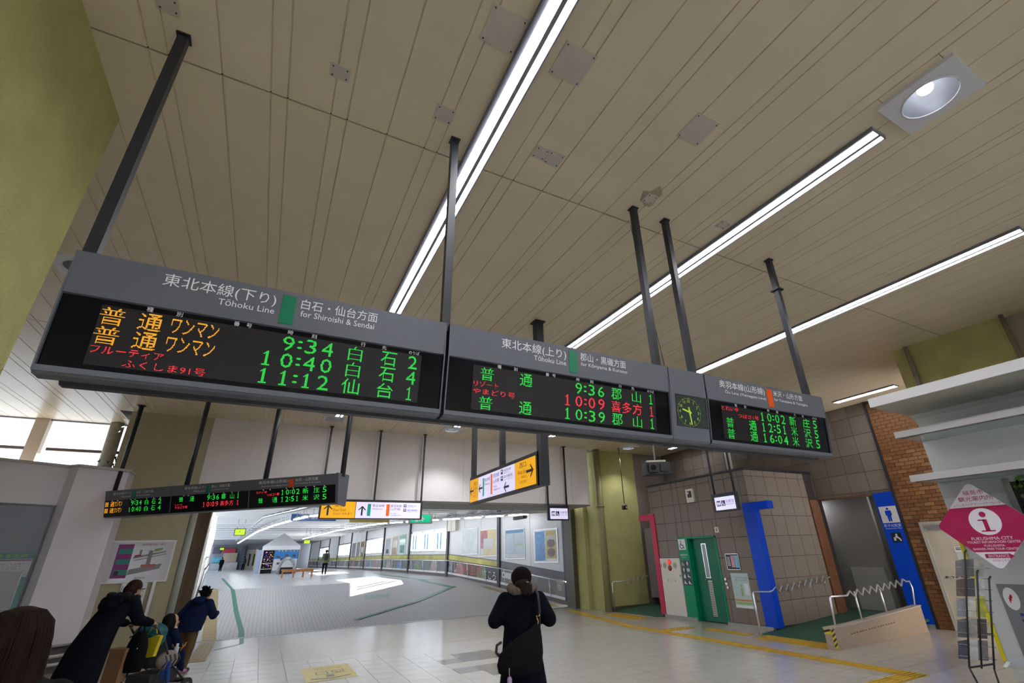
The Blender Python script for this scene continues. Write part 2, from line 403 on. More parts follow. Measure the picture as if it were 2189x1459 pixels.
# ---- left partition with display case, high windows behind
plan = [(-8,9.95),(-3.69,12.7),(-3.51,12.53),(-2.80,12.98),(-2.80,13.9),(-8,13.9)]
wl = obj('wall_left', MB().prism([(a,b,.45) for a,b in plan], (0,0,3.12)), M_panel, label='pale grey partition wall left of the map pillar', kind='structure')
cap = [(-8,9.91),(-3.69,12.66),(-3.50,12.48),(-2.76,12.95),(-2.76,13.9),(-8,13.9)]
obj('coping', MB().prism([(a,b,3.56) for a,b in cap], (0,0,.05)), mat('pale coping', (.50,.47,.45), .5), wl)
base = [(-8,10.02),(-3.69,12.77),(-3.51,12.60),(-2.83,13.02),(-2.83,13.9),(-8,13.9)]
obj('plinth', MB().prism([(a,b,0) for a,b in base], (0,0,.45)), mat('dirty grey plinth', (.16,.145,.13), .7, var=.2, vscale=5), wl)
n_ = Vector((.537,-.843,0)); U_ = Vector((.843,.537,0))
def facet(s, off, z): q = Vector((-3.51,12.53,0)) + U_*s + n_*off; return (q.x, q.y, z)
for k, z in enumerate((.285, .155)):
    t = root('guard_rail', facet(-3, .1, z), ('upper' if k == 0 else 'lower') + ' of two steel kick rails along the grey partition', 'rail', 'steel kick rails'); L = Loc(t)
    L.part('tube', MB().tube([facet(-3,.10,z), facet(.80,.10,z), facet(.86,.03,z)], .032, 10), M_chrome)
    for s in (-2, -.9, .2, .7): L.part('bracket', MB().tube([facet(s,.0,z), facet(s,.1,z)], .014, 8), M_steel)
obj('trim_5', MB().prism([facet(-3,0,.43), facet(.85,0,.43), facet(.85,.10,.43), facet(-3,.10,.43)], (0,0,.03)), M_steel, label='steel ledge above the kick rails', kind='structure')
# display case on facet 1
pl = PL((-3.69,12.7,0), U_, (0,0,1))
t = root('display_case', (-4.4,12.25,1.0), 'glazed display case with teal banded notice on the grey partition', 'display case'); L = Loc(t)
L.part('back', pl.rect(MB(), -3.6, .95, -.02, 2.83, .002, .006), mat('blue grey case back', (.17,.19,.26), .3, var=.15, vscale=1.2))
for a in ((-3.6,2.81,-.005,2.84), (-3.6,.93,-.005,.96), (-.03,.96,-.005,2.81)): L.part('frame', pl.rect(MB(), *a, .004, .035), M_head)
ps = L.part('notice', pl.rect(MB(), -2.4, 1.03, -.05, 1.90, .008, .014), mat('white notice', (.58,.58,.62), .4))
L.part('header_band', pl.rect(MB(), -2.4, 1.90, -.05, 2.01, .008, .016), mat('teal band', (.0,.20,.15), .4), ps)
L.part('purple_line', pl.rect(MB(), -2.4, 1.868, -.06, 1.892, .014, .017), mat('purple line', (.20,.02,.16), .4), ps)
L.part('teal_border', pl.rect(MB(), -.115, 1.03, -.05, 1.60, .014, .016), mat('teal fade', (.05,.30,.27), .4), ps)
text('lettering', 'お客さまの声', pl, -.75, 1.925, -.14, 1.985, mat('lime lettering', (.35,.5,.05), .5), L, ps, .018)
for k, s in enumerate(('ご意見は「お客さまの声」をお寄せ', 'お客さまの声を大切にしています。', 'ご意見をお聞かせください。')):
    text('lettering', s, pl, -.95, 1.805-.04*k, -.14-.01*k, 1.832-.04*k, M_blackrub, L, ps, .017)
L.part('clear_board', pl.rect(MB(), -2.3, 1.075, -.13, 1.71, .016, .022), mat('grey notice board', (.40,.39,.40), .25), ps)
mb = MB(); pl.rect(mb, -2.3, 1.695, -.125, 1.71, .02, .03); pl.rect(mb, -.14, 1.075, -.125, 1.71, .02, .03); pl.rect(mb, -2.3, 1.065, -.125, 1.08, .02, .03)
L.part('board_edge', mb, M_steel, ps)
M_glass = mat('clear glass', (.85,.9,.95), .02, alpha=.10, spec=.6)
L.part('glass', pl.rect(MB(), -3.57, .96, -.03, 2.81, .036, .040), M_glass)

# high windows at y = 15
wb = obj('wall_window', MB().box(-8, 15.0, 0, -3.2, 15.2, 3.55), M_white, label='wall under the high windows behind the partition', kind='structure')
M_mull = mat('beige window post', (.45,.38,.29), .45)
M_bar = mat('brown window bar', (.12,.09,.08), .4)
for k, (a, b) in enumerate(((-8, -5.25), (-5.0, -3.55))):
    w = obj('window_%d' % (k+1), MB().box(a, 15.02, 3.6, b, 15.03, 5.0), M_glass, label=('left' if k == 0 else 'right') + ' pane of the high window above the partition', kind='structure')
    obj('transom', MB().box(a if k == 0 else a+.1, 14.97, 4.27, b, 15.04, 4.335), M_bar, w)
    obj('head_rail', MB().box(a, 14.97, 4.975, b, 15.04, 5.0), M_head, w)
    obj('sill', MB().box(a, 14.97, 3.55, b, 15.04, 3.62), M_bar, w)
obj('trim_6', MB().box(-5.25, 14.9, 3.55, -5.0, 15.1, 5.0), M_mull, label='beige post between the two high window panes', kind='structure')

obj('sun_block_slab', MB().box(-9, 15.2, 5.05, -3.2, 18.8, 5.2), M_white, label='unseen slab added outside the high windows to block sun', kind='structure')  # out-of-view slab added to keep sun out of the high windows
obj('trim_11', MB().box(-3.56, 14.98, 3.55, -3.18, 15.1, 5.0), M_mull, label='beige jamb between the high window and the map pillar', kind='structure')
# ---- remaining shell, behind and beside the camera
wbk_ = obj('wall_back', MB().box(-8, -7.2, 0, 13.4, -7, .3).box(-8, -7.2, 2.75, 13.4, -7, 5.2), M_white, label='glazed station front behind the viewpoint', kind='structure')
for k in range(9):
    x = -8 + 2.65*k; obj('mullion', MB().box(x, -7.2, .3, x+.12, -7, 2.75), M_steel, wbk_)
    if k < 8: obj('window_%d' % (300+k), MB().box(x+.12, -7.12, .3, x+2.65, -7.11, 2.75), M_glass, label='front glazing bay %s behind the viewpoint' % 'abcdefgh'[k], kind='structure')
obj('ground', MB().box(-60, -70, -.3, 60, -7.2, -.12), mat('pale plaza paving', (.42, .41, .39), .8), label='pale paved plaza outside the station front', kind='structure')
obj('wall_west', MB().box(-8.2, -7, 0, -8, 15, 5.2), M_white, label='pale wall far to the left', kind='structure')
# ================================================================== ceiling fittings
def strip(x0, x1, y0, y1, label):
    t = root('strip_light', ((x0+x1)/2, y0, 4.97), label, 'ceiling light', 'long light strips in the ceiling'); L = Loc(t)
    w = x1-x0
    L.part('housing', MB().box(x0, y0, 4.978, x1, y1, 5.0), M_trimg)
    mb = MB(); mb.box(x0, y0, 4.962, x0+.012, y1, 4.985); mb.box(x1-.012, y0, 4.962, x1, y1, 4.985); mb.box(x0, y0-.012, 4.962, x1, y0, 5.0); mb.box(x0, y1, 4.962, x1, y1+.012, 5.0)
    L.part('rim', mb, M_trimg)
    L.part('divider', MB().box(x0+w*.54, y0, 4.966, x0+w*.70, y1, 4.978), M_trimg)
    n = max(1, round((y1-y0)/1.83)); s = (y1-y0)/n
    for k in range(n):
        L.part('diffuser', MB().box(x0+w*.22, y0+s*k+.004, 4.974, x0+w*.54, y0+s*(k+1)-.004, 4.978), M_light)
        L.part('diffuser', MB().box(x0+w*.70, y0+s*k+.004, 4.974, x0+w*.92, y0+s*(k+1)-.004, 4.978), M_light)
strip(1.0, 1.21, -4.5, 12.14, 'long white light strip running above the left half of the big board')
strip(4.04, 4.25, 1.13, 12.04, 'long white light strip ending beside the square downlight')
strip(7.08, 7.29, 1.13, 12.10, 'rightmost of the three long white light strips')
strip(12.05, 12.26, 4.9, 6.30, 'short light strip above the white canopy end')
strip(12.05, 12.26, 10.85, 12.25, 'short light strip near the tiled wall by the hanging camera')
strip(7.08, 7.29, -5.5, -.4, 'light strip behind the viewpoint on the right'); strip(4.04, 4.25, -5.5, -.4, 'light strip behind the viewpoint in the middle')
M_lampw = mat('white lamp panel', (.80,.80,.84), .35); M_refl = mat('lamp reflector', (.30,.31,.35), .25, metal=.6)
M_bulb = mat('lit bulb', (1,1,1), .3, emit=22, ecol=(.93,.96,1))
def downlight(x, y, label, power=0, on=True, h=.265):
    t = root('downlight', (x, y, 4.98), label, 'downlight', 'square recessed downlights'); n = 40; mb = MB()
    out = []; r = .19*h/.265
    for i in range(n):
        a = 2*math.pi*i/n; c, s = math.cos(a), math.sin(a); k = h/max(abs(c), abs(s)); out.append((c*k, s*k))
    ins = [(r*math.cos(2*math.pi*i/n), r*math.sin(2*math.pi*i/n)) for i in range(n)]
    vs = [(a,b,-.012) for a,b in out]+[(a,b,-.012) for a,b in ins]+[(a,b,.02) for a,b in out]
    fs = [(i, n+i, n+(i+1)%n, (i+1)%n) for i in range(n)]+[(i, (i+1)%n, 2*n+(i+1)%n, 2*n+i) for i in range(n)]
    obj('panel', MB().add(vs, fs), M_lampw, t)
    obj('rim', MB().tube([(r*math.cos(2*math.pi*i/n), r*math.sin(2*math.pi*i/n), -.014) for i in range(n)], .006, 6, closed=True), M_lampw, t)
    obj('reflector', MB().lathe([(r,-.012),(r*.93,.04),(r*.75,.11),(r*.42,.17),(.0,.175)], n=n), M_refl, t)
    if on:
        obj('bulb', MB().ball((0,0,.10), (.055,.055,.045), 16, 10), M_bulb, t)
        if power:
            ld = bpy.data.lights.new('downlight_lamp', 'SPOT'); ld.energy = power; ld.spot_size = math.radians(105); ld.spot_blend = .55; ld.shadow_soft_size = .06; ld.color = (.95,.97,1)
            lo = bpy.data.objects.new('downlight_lamp', ld); COL.objects.link(lo); lo.location = (0,0,-.03); lo.parent = t
downlight(4.145, .735, 'square downlight with bright bulb at the upper right', 60)
downlight(4.145, 12.42, 'square downlight at the far end of the middle light strip', 150)
downlight(10.62, 12.62, 'square downlight washing the far olive pillar', 110)
downlight(-2.45, 6.6, 'unlit square panel left of the big board', on=False)
# open ceiling behind the reflectors is closed by the ceiling slab
t = root('air_vent', (1.06,12.5,4.99), 'square slotted air vent at the end of the left light strip', 'vent'); L = Loc(t)
L.part('frame', MB().box(.79,12.26,4.985,1.33,12.74,5.0), M_lampw)
for k in range(7): L.part('slat', MB().box(.85, 12.32+.055*k, 4.975, 1.27, 12.345+.055*k, 4.987), M_trimw)
M_patch = mat('grey ceiling patch plate', (.60,.53,.46), .5, var=.04)
M_screw = mat('dark screw', (.05,.045,.04), .5)
def patch(x0, y0, x1, y1, label):
    t = root('patch_plate', ((x0+x1)/2, (y0+y1)/2, 4.996), label, 'cover plate', 'grey cover plates on the ceiling'); L = Loc(t)
    L.part('plate', MB().box(x0,y0,4.992,x1,y1,5.0), M_patch)
    for a, b in ((x0+.02,y0+.02),(x1-.02,y0+.02),(x0+.02,y1-.02),(x1-.02,y1-.02)): L.part('screw', MB().tube([(a,b,4.988),(a,b,4.993)], .006, 8), M_screw)
patch(.735,1.70,.99,1.96,'large grey cover plate touching the left light strip'); patch(1.29,1.69,1.55,1.957,'large square cover plate just right of the left light strip')
patch(-.157,2.598,-.02,2.712,'small cover plate left of centre, the first from the left strip side'); patch(.635,2.58,.787,2.73,'small cover plate beside the second hanger pole')
patch(2.575,1.70,2.825,1.955,'square cover plate with torn edge between middle strips'); patch(1.543,2.588,1.672,2.72,'paler half of the twin cover plates'); patch(1.675,2.585,1.83,2.735,'greyer half of the twin cover plates')
patch(2.84,2.61,2.96,2.73,'small cover plate under the dark soot stain'); patch(3.86,2.58,3.99,2.69,'small cover plate touching the middle light strip'); patch(-1.19,2.61,-1.064,2.72,'cover plate at the upper left beside the first hanger pole')
# soot stain round one plate
M_soot = mat('soot stain', (.40,.34,.25), .6)
t = obj('soot_stain', MB().prism([(2.90+ .075*(1+.9*((k*7)%5)/4)*math.cos(k*.5), 2.655+.09*(1+.9*((k*3)%4)/3)*math.sin(k*.5), 4.9975) for k in range(12)], (0,0,.002)), M_soot, label='dark soot stain around a small ceiling plate', cat='stain')

# ================================================================== big departure board
BRD = root('departure_board', (2.0, 2.87, 2.56), 'large hanging departure board with four sections and a clock', 'departure board'); LB = Loc(BRD)
def yh(z): return 2.80 + (3.19-z)*.015/.235
def ys(z): return 2.815 + (2.955-z)*.045/.395
hp = PL((0, yh(0), 0), (1,0,0), (0, -.015/.235, 1)); sp_ = PL((0, ys(0)+.012, 0), (1,0,0), (0, -.045/.395, 1))
M_label = M_wtext
def module(x0, x1, nm, header, screen=True):
    g = .006
    prof = [(2.80,3.19),(2.815,2.955),(2.86,2.56),(2.875,2.545),(2.96,2.545),(2.96,3.20)]
    if screen: prof = [(2.80,3.19),(2.815,2.958),(2.832,2.953),(2.872,2.585),(2.858,2.582),(2.86,2.56),(2.875,2.545),(2.96,2.545),(2.96,3.20)]
    hs = LB.part('section_housing', MB().prism([(x0+g,a,b) for a,b in prof], (x1-x0-2*g,0,0)), M_head, label=nm)
    if screen:
        scr = LB.part('screen', sp_.rect(MB(), x0+.012, 2.585, x1-.012, 2.952, -.004, .0), M_blk, hs)
        for xx in (x0+g, x1-g-.008): LB.part('side_frame', MB().prism([(xx,2.803,3.19),(xx,2.808,2.955),(xx,2.852,2.56),(xx,2.88,2.56),(xx,2.84,2.955),(xx,2.82,3.19)], (.008,0,0)), M_head, hs)
        LB.part('bottom_lip', MB().prism([(x0+g,2.852,2.584),(x0+g,2.878,2.584),(x0+g,2.885,2.55),(x0+g,2.856,2.556)], (x1-x0-2*g,0,0)), M_head, hs)
    return hs
def header(hs, items, bar, barmat):
    for s, r in items: text('lettering', s, hp, *r, M_label, LB, hs, .002)
    LB.part('line_colour_bar', hp.rect(MB(), *bar, 0, .004), barmat, hs)
def small(hs, items):
    for s, x, w in items: text('column_heading', s, sp_, x-w/2, 2.9265, x+w/2, 2.9265+(.026 if len(s) == 1 else .022), M_label, LB, hs, .002)
def panel(hs, x0, x1): LB.part('led_matrix', sp_.rect(MB(), x0, 2.614, x1, 2.926, 0, .0015), M_ledbg, hs)
ROWZ = [2.870, 2.768, 2.665]
def ledrow(hs, row, items):
    z = ROWZ[row]
    for s, a, b, m, pos in items:
        if pos == 'f': z0, z1 = z-.046, z+.046
        elif pos == 'd': z0, z1 = z-.043, z+.043
        elif pos == 'u': z0, z1 = z+.008, z+.048
        else: z0, z1 = z-.046, z-.006
        if s[0] in '123456789' and '号' not in s:
            if ':' in s: led_time(s, sp_, (a if len(s) == 5 else b-.366), z0, b, z1, m, LB, hs)
            elif s == '1': glyph_one(); led('led_digit', '\x01', sp_, a, z0, b, z1, m, LB, hs)
            else: led('led_digit', s, sp_, a, z0, b, z1, m, LB, hs)
        else: led('led_text', s, sp_, a, z0, b, z1, m, LB, hs, pitch=.0043 if pos in 'fd' else .0028)
G, R, A = M_ledg, M_ledr, M_leda
h1 = module(-1.10, .875, 'section for the northbound line', True)
header(h1, [('東北本線(下り)', (-.718,3.072,-.176,3.158)), ('Tōhoku Line', (-.454,3.03,-.175,3.069)), ('白石・仙台方面', (-.042,3.094,.404,3.160)), ('for Shiroishi & Sendai', (-.038,3.045,.39,3.083))], (-.145,2.981,-.073,3.162), M_gbar)
panel(h1, -.927, .716)
small(h1, [('種',-.736,.028),('別',-.608,.028),('番',-.343,.028),('号',-.283,.028),('時',-.07,.028),('刻',.058,.028),('行',.341,.028),('先',.471,.028),('のりば',.664,.07)])
ledrow(h1, 0, [('普',-.925,-.824,A,'f'),('通',-.768,-.669,A,'f'),('ワンマン',-.631,-.417,A,'d'),('9:34',-.098,.174,G,'d'),('白',.262,.344,G,'f'),('石',.458,.556,G,'f'),('2',.632,.69,G,'d')])
ledrow(h1, 1, [('普',-.925,-.824,A,'f'),('通',-.768,-.669,A,'f'),('ワンマン',-.631,-.417,A,'d'),('10:40',-.185,.18,G,'d'),('白',.262,.344,G,'f'),('石',.458,.556,G,'f'),('4',.628,.688,G,'d')])
ledrow(h1, 2, [('フルーティア',-.919,-.624,R,'u'),('ふくしま91号',-.781,-.43,R,'l'),('11:12',-.183,.179,G,'d'),('仙',.25,.354,G,'f'),('台',.457,.555,G,'f'),('1',.64,.675,G,'d')])
h2 = module(.885, 2.905, 'section for the southbound line', True)
header(h2, [('東北本線(上り)', (1.287,3.072,1.841,3.160)), ('Tōhoku Line', (1.555,3.031,1.84,3.071)), ('郡山・黒磯方面', (1.973,3.096,2.43,3.163)), ('for Kōriyama & Kuroiso', (1.978,3.045,2.44,3.085))], (1.868,2.982,1.942,3.164), M_gbar)
panel(h2, 1.083, 2.735)
small(h2, [('種',1.28,.03),('別',1.41,.03),('番',1.677,.03),('号',1.735,.03),('時',1.952,.03),('刻',2.083,.03),('行',2.365,.03),('先',2.498,.03),('のりば',2.69,.072)])
ledrow(h2, 0, [('普',1.136,1.24,G,'f'),('通',1.446,1.548,G,'f'),('9:36',1.921,2.201,G,'d'),('郡',2.27,2.376,G,'f'),('山',2.483,2.577,G,'f'),('1',2.668,2.704,G,'d')])
ledrow(h2, 1, [('リゾート',1.092,1.278,R,'u'),('やまどり号',1.088,1.412,R,'l'),('10:09',1.834,2.203,R,'d'),('喜多方',2.266,2.584,R,'f'),('1',2.668,2.704,R,'d')])
ledrow(h2, 2, [('普',1.136,1.24,G,'f'),('通',1.446,1.548,G,'f'),('10:39',1.834,2.203,G,'d'),('郡',2.27,2.376,G,'f'),('山',2.483,2.577,G,'f'),('1',2.668,2.704,G,'d')])
h4 = module(3.350, 5.170, 'section for the mountain line', True)
header(h4, [('奥羽本線(山形線)', (3.543,3.078,4.191,3.162)), ('Ōu Line (Yamagata Line)', (3.61,3.032,4.198,3.075)), ('米沢・山形方面', (4.325,3.098,4.798,3.160)), ('for Yonezawa & Yamagata', (4.327,3.042,4.87,3.08))], (4.220,2.977,4.305,3.162), M_obar)
panel(h4, 3.543, 5.013)
small(h4, [('種',3.745,.03),('別',3.876,.03),('時',4.214,.03),('刻',4.351,.03),('行',4.635,.03),('先',4.767,.03),('のりば',4.966,.074)])
ledrow(h4, 0, [('とれいゆ',3.545,3.773,R,'u'),('つばさ1号',3.757,4.053,R,'l'),('10:02',4.09,4.458,G,'d'),('新',4.524,4.633,G,'f'),('庄',4.745,4.862,G,'f'),('5',4.918,4.982,G,'d')])
ledrow(h4, 1, [('普',3.587,3.69,G,'f'),('通',3.901,4.005,G,'f'),('12:51',4.09,4.458,G,'d'),('米',4.53,4.635,G,'f'),('沢',4.742,4.858,G,'f'),('5',4.918,4.982,G,'d')])
ledrow(h4, 2, [('普',3.587,3.69,G,'f'),('通',3.901,4.005,G,'f'),('16:04',4.09,4.458,G,'d'),('米',4.53,4.635,G,'f'),('沢',4.742,4.858,G,'f'),('5',4.918,4.982,G,'d')])
# clock section
h3 = module(2.905, 3.350, 'plain grey section holding the clock', False, screen=False)
cpl = PL((0, ys(0), 0), (1,0,0), (0, -.045/.395, 1))
M_cface = mat('dark glass clock face', (.035,.055,.05), .15, spec=.5); M_chand = mat('lime clock hands', (.45,.60,.05), .4, emit=.25, ecol=(.5,.75,.03))
clk = LB.part('clock_face', cpl.rect(MB(), 2.968, 2.682, 3.325, 2.946, -.01, .003), M_cface, h3)
mb = MB()
for r in ((2.962,2.676,2.97,2.952),(3.323,2.676,3.331,2.952),(2.962,2.946,3.331,2.952),(2.962,2.676,3.331,2.682)): cpl.rect(mb, *r, 0, .006)
LB.part('clock_frame', mb, M_dark, h3)
CX, CZ, CR = 3.112, 2.803, .122
for k in range(1, 13):
    a = math.radians(90-30*k); s = str(k); hh = .024; w = hh*glyphs(s)[3]
    u, v = CX+.098*math.cos(a)*1.12, CZ+.098*math.sin(a); text('numeral', s, cpl, u-w/2, v-hh/2, u+w/2, v+hh/2, M_chand, LB, h3, .005)
mb = MB()
for k in range(60):
    a = math.radians(6*k); r = .004 if k % 5 == 0 else .0018; cpl.disc(mb, CX+CR*1.12*math.cos(a), CZ+CR*math.sin(a), r, r, .003, .005, 6)
LB.part('minute_dots', mb, M_chand, h3)
def hand(ang, l, w):
    a = math.radians(90-ang); c, s = math.cos(a), math.sin(a); q = lambda f, g: (CX+c*f-s*g, CZ+s*f+c*g)
    LB.part('clock_hand', cpl.poly(MB(), [q(-.022,-w), q(l,-w*.8), q(l,w*.8), q(-.022,w)], .006, .009), M_chand, h3)
hand(284, .085, .0075); hand(170, .11, .006); hand(350, .045, .0075)
LB.part('clock_hub', cpl.disc(MB(), CX, CZ, .011, .011, .005, .012, 16), M_chand, h3)
# rear half and under-rail
LB.part('rear_housing', MB().prism([(-1.02,2.965,3.20),(-1.02,2.965,2.545),(-1.02,2.98,2.53),(-1.02,3.03,2.53),(-1.02,3.09,2.95),(-1.02,3.11,3.19)], (6.10,0,0)), M_dark)
for x in (-1.061,.874,2.845,3.285,5.016):
    pn = LB.part('hanger_pole', MB().box(x-.029, 2.841, 3.15, x+.029, 2.899, 4.985), M_dark)
    mb = MB().box(x-.04, 2.83, 4.985, x+.04, 2.91, 5.0)
    if x > 5: mb.box(x-.055, 2.815, 4.55, x+.055, 2.925, 4.57)
    LB.part('ceiling_flange', mb, M_dark, pn)
t = obj('stay_wire', MB().tube([(2.90,3.0,4.9),(3.0,2.92,3.2)], .003, 5), M_dark, label='thin slack wire running down to the big board', cat='wire')

# ================================================================== second departure board, angled
P1, P2 = Vector((-3.117,12.891,0)), Vector((.939,9.208,0)); dU = (P2-P1).normalized(); LEN = (P2-P1).length
B2 = root('departure_board', (P1.x, P1.y, 2.63), 'smaller angled departure board hanging before the map pillar', 'departure board'); LB2 = Loc(B2)
nB = dU.cross(Vector((0,0,1)))   # toward the viewer
def q2(u, w, z): v = P1 + dU*u + nB*w; return Vector((v.x, v.y, z))
tilt = .10
hp2 = PL(q2(0,0,0) , dU, Vector((0,0,1))); 
def yy2(z): return -(3.142-z)*tilt/.511
O2 = q2(0, 0, 0) - nB*0
pl2 = PL(P1 + nB*yy2(0), dU, Vector((0,0,1)) + nB*(tilt/.511))
edges2 = [0, 1.79, 3.62, LEN]
prof = [(0,3.142),(yy2(2.64),2.64),(yy2(2.64)-.02,2.631),(-.28,2.631),(-.28,3.142)]
mods = []
for k in range(3):
    a, b = edges2[k]+.004, edges2[k+1]-.004
    hs = LB2.part('section_housing', MB().prism([q2(a,w,z) for w,z in prof], dU*(b-a)), M_head)
    LB2.part('screen', pl2.rect(MB(), a+.01, 2.645, b-.01, 2.955, .0005, .003), M_blk, hs)
    mods.append((hs, a, b-a))
def hd2(k, items, bar, bm):
    hs, a, w = mods[k]
    for s, f0, f1, z0, z1 in items: text('lettering', s, pl2, a+w*f0, z0, a+w*f1, z1, M_wtext, LB2, hs, .004)
    LB2.part('line_colour_bar', pl2.rect(MB(), a+w*bar[0], 2.965, a+w*bar[1], 3.10, .001, .004), bm, hs)
hd2(0, [('東北本線(下り)',.17,.435,3.045,3.10),('Tōhoku Line',.29,.435,2.995,3.03),('白石・仙台方面',.51,.75,3.05,3.10),('for Shiroishi & Sendai',.51,.71,3.0,3.03)], (.445,.50), M_gbar)
hd2(1, [('東北本線(上り)',.17,.445,3.045,3.105),('Tōhoku Line',.29,.445,2.995,3.03),('郡山・黒磯方面',.52,.76,3.05,3.105),('for Kōriyama & Kuroiso',.52,.75,3.0,3.03)], (.455,.505), M_gbar)
hd2(2, [('奥羽本線(山形線)',.11,.455,3.04,3.105),('Ōu Line (Yamagata Line)',.14,.455,2.99,3.03),('米沢・山形方面',.54,.80,3.05,3.105),('for Yonezawa & Yamagata',.535,.83,3.0,3.03)], (.465,.52), M_obar)
Z2 = [(2.835,2.925),(2.715,2.805)]
def lr2(k, row, items):
    hs, a, w = mods[k]
    for s, f0, f1, m, pos in items:
        z0, z1 = Z2[row]; mid = (z0+z1)/2
        if pos == 'u': z0 = mid+.006
        if pos == 'l': z1 = mid-.002; z0 -= .004
        if ':' in s: led_time(s, pl2, (a+w*f0 if len(s) == 5 else a+w*f1-w*.20), z0, a+w*f1, z1, m, LB2, hs, pitch=.006, w=.006, fill=.95)
        else:
            if s == '1': glyph_one()
            led('led_text', '\x01' if s == '1' else s, pl2, a+w*f0, z0, a+w*f1, z1, m, LB2, hs, pitch=.006, w=.006, fill=.95)
lr2(0,0,[('普',.07,.125,A,'f'),('通',.15,.205,A,'f'),('ワンマン',.215,.32,A,'f'),('9:34',.47,.60,G,'f'),('白',.645,.695,G,'f'),('石',.74,.795,G,'f'),('2',.835,.875,G,'f')])
lr2(0,1,[('普',.07,.125,A,'f'),('通',.15,.205,A,'f'),('ワンマン',.215,.32,A,'f'),('10:40',.425,.60,G,'f'),('白',.645,.695,G,'f'),('石',.74,.795,G,'f'),('4',.835,.875,G,'f')])
lr2(1,0,[('普',.11,.165,G,'f'),('通',.255,.31,G,'f'),('9:36',.48,.63,G,'f'),('郡',.66,.715,G,'f'),('山',.77,.82,G,'f'),('1',.86,.88,G,'f')])
lr2(1,1,[('リゾート',.065,.16,R,'u'),('やまどり号',.065,.23,R,'l'),('10:09',.43,.625,R,'f'),('喜多方',.65,.815,R,'f'),('1',.86,.88,R,'f')])
lr2(2,0,[('とれいゆ',.09,.215,R,'u'),('つばさ1号',.21,.36,R,'l'),('10:02',.385,.595,G,'f'),('新',.63,.695,G,'f'),('庄',.755,.82,G,'f'),('5',.855,.90,G,'f')])
lr2(2,1,[('普',.115,.17,G,'f'),('通',.28,.34,G,'f'),('12:51',.385,.585,G,'f'),('米',.63,.695,G,'f'),('沢',.755,.82,G,'f'),('5',.855,.90,G,'f')])
for k, (n0, xs2) in enumerate(((0,(.17,.25,.44,.50,.665,.765,.855)),(1,(.17,.23,.50,.555,.685,.79,.87)),(2,(.17,.25,.44,.52,.665,.76,.875)))):
    hs, a, w = mods[k]; mb = MB()
    for f in xs2: pl2.rect(mb, a+w*f-.012, 2.934, a+w*f+.012, 2.952, .003, .005)
    LB2.part('heading_marks', mb, M_wtext, hs)
LB2.part('end_cap', MB().prism([q2(LEN,.01,3.15), q2(LEN,.01-tilt,2.625), q2(LEN,-.32,2.60), q2(LEN,-.32,3.15)], dU*.05), M_head)
for u in (.14, 1.99, 3.85, LEN+.04):
    c = q2(u, -.13, 0); pn = LB2.part('hanger_pole', MB().tube([(c.x,c.y,3.10),(c.x,c.y,4.985)], .045, 4), M_dark)
    LB2.part('ceiling_flange', MB().box(c.x-.07,c.y-.07,4.985,c.x+.07,c.y+.07,5.0), M_dark, pn)

# ================================================================== backlit guide signs
M_yel = mat('backlit yellow sign', (.8,.42,.0), .35, emit=.55, ecol=(1.,.45,.0))
M_wht = mat('backlit white sign', (.75,.72,.9), .35, emit=.62, ecol=(.78,.72,1.))
M_ink = mat('navy sign ink', (.015,.017,.045), .5)
M_ink2 = mat('grey sign ink', (.16,.13,.30), .5); M_inky = mat('brown sign ink', (.20,.10,.01), .5)
M_sgreen = mat('sign green bar', (.0,.32,.24), .4, emit=.25, ecol=(0,.5,.35)); M_sor = mat('sign orange bar', (.8,.12,.0), .4, emit=.4, ecol=(1,.14,.01))
def arrow(pl, u, v, s, ang, w0, L, parent, m=M_ink):
    ca, sa = math.cos(ang), math.sin(ang); mb = MB(); t = .085*s
    T = lambda a, b: (u+(a*ca-b*sa), v+(a*sa+b*ca))
    pl.poly(mb, [T(-.5*s,-t), T(.42*s,-t), T(.42*s,t), T(-.5*s,t)], w0, w0+.002)
    for sg in (1,-1):
        q = [T(.5*s,0), T(.5*s-.16*s,0), T(.06*s,sg*.30*s), T(.06*s,sg*.44*s)]
        pl.poly(mb, q, w0+.0005, w0+.0025)
    L.part('arrow', mb, m, parent)
# sign above the corridor (faces the camera)
s1 = root('guide_sign', (2.4,13.3,2.67), 'backlit yellow and white direction sign above the corridor mouth', 'sign'); L1 = Loc(s1)
pA = PL((0,13.22,0), (1,0,0), (0,0,1))
L1.part('case', MB().box(1.07,13.235,2.655,3.67,13.37,3.12), M_dark)
fy = L1.part('yellow_panel', pA.rect(MB(), 1.11, 2.68, 1.92, 3.075, -.014, -.004), M_yel)
fw = L1.part('white_panel', pA.rect(MB(), 1.935, 2.68, 3.61, 3.075, -.014, -.004), M_wht)
arrow(pA, 1.27, 2.87, .26, math.pi/2, -.003, L1, fy)
for s, r, m in (('東口',(1.41,2.94,1.65,3.03),M_inky),('East Exit',(1.40,2.84,1.70,2.91),M_inky),('东出口  동쪽 출구',(1.40,2.755,1.85,2.81),M_inky)): text('lettering', s, pA, *r, m, L1, fy, -.001)
arrow(pA, 2.09, 2.86, .24, math.pi/2, -.003, L1, fw)
L1.part('green_bar', pA.rect(MB(), 2.22, 2.735, 2.305, 3.03, -.004, -.001), M_sgreen, fw); L1.part('orange_bar', pA.rect(MB(), 2.70, 2.735, 2.785, 3.03, -.004, -.001), M_sor, fw)
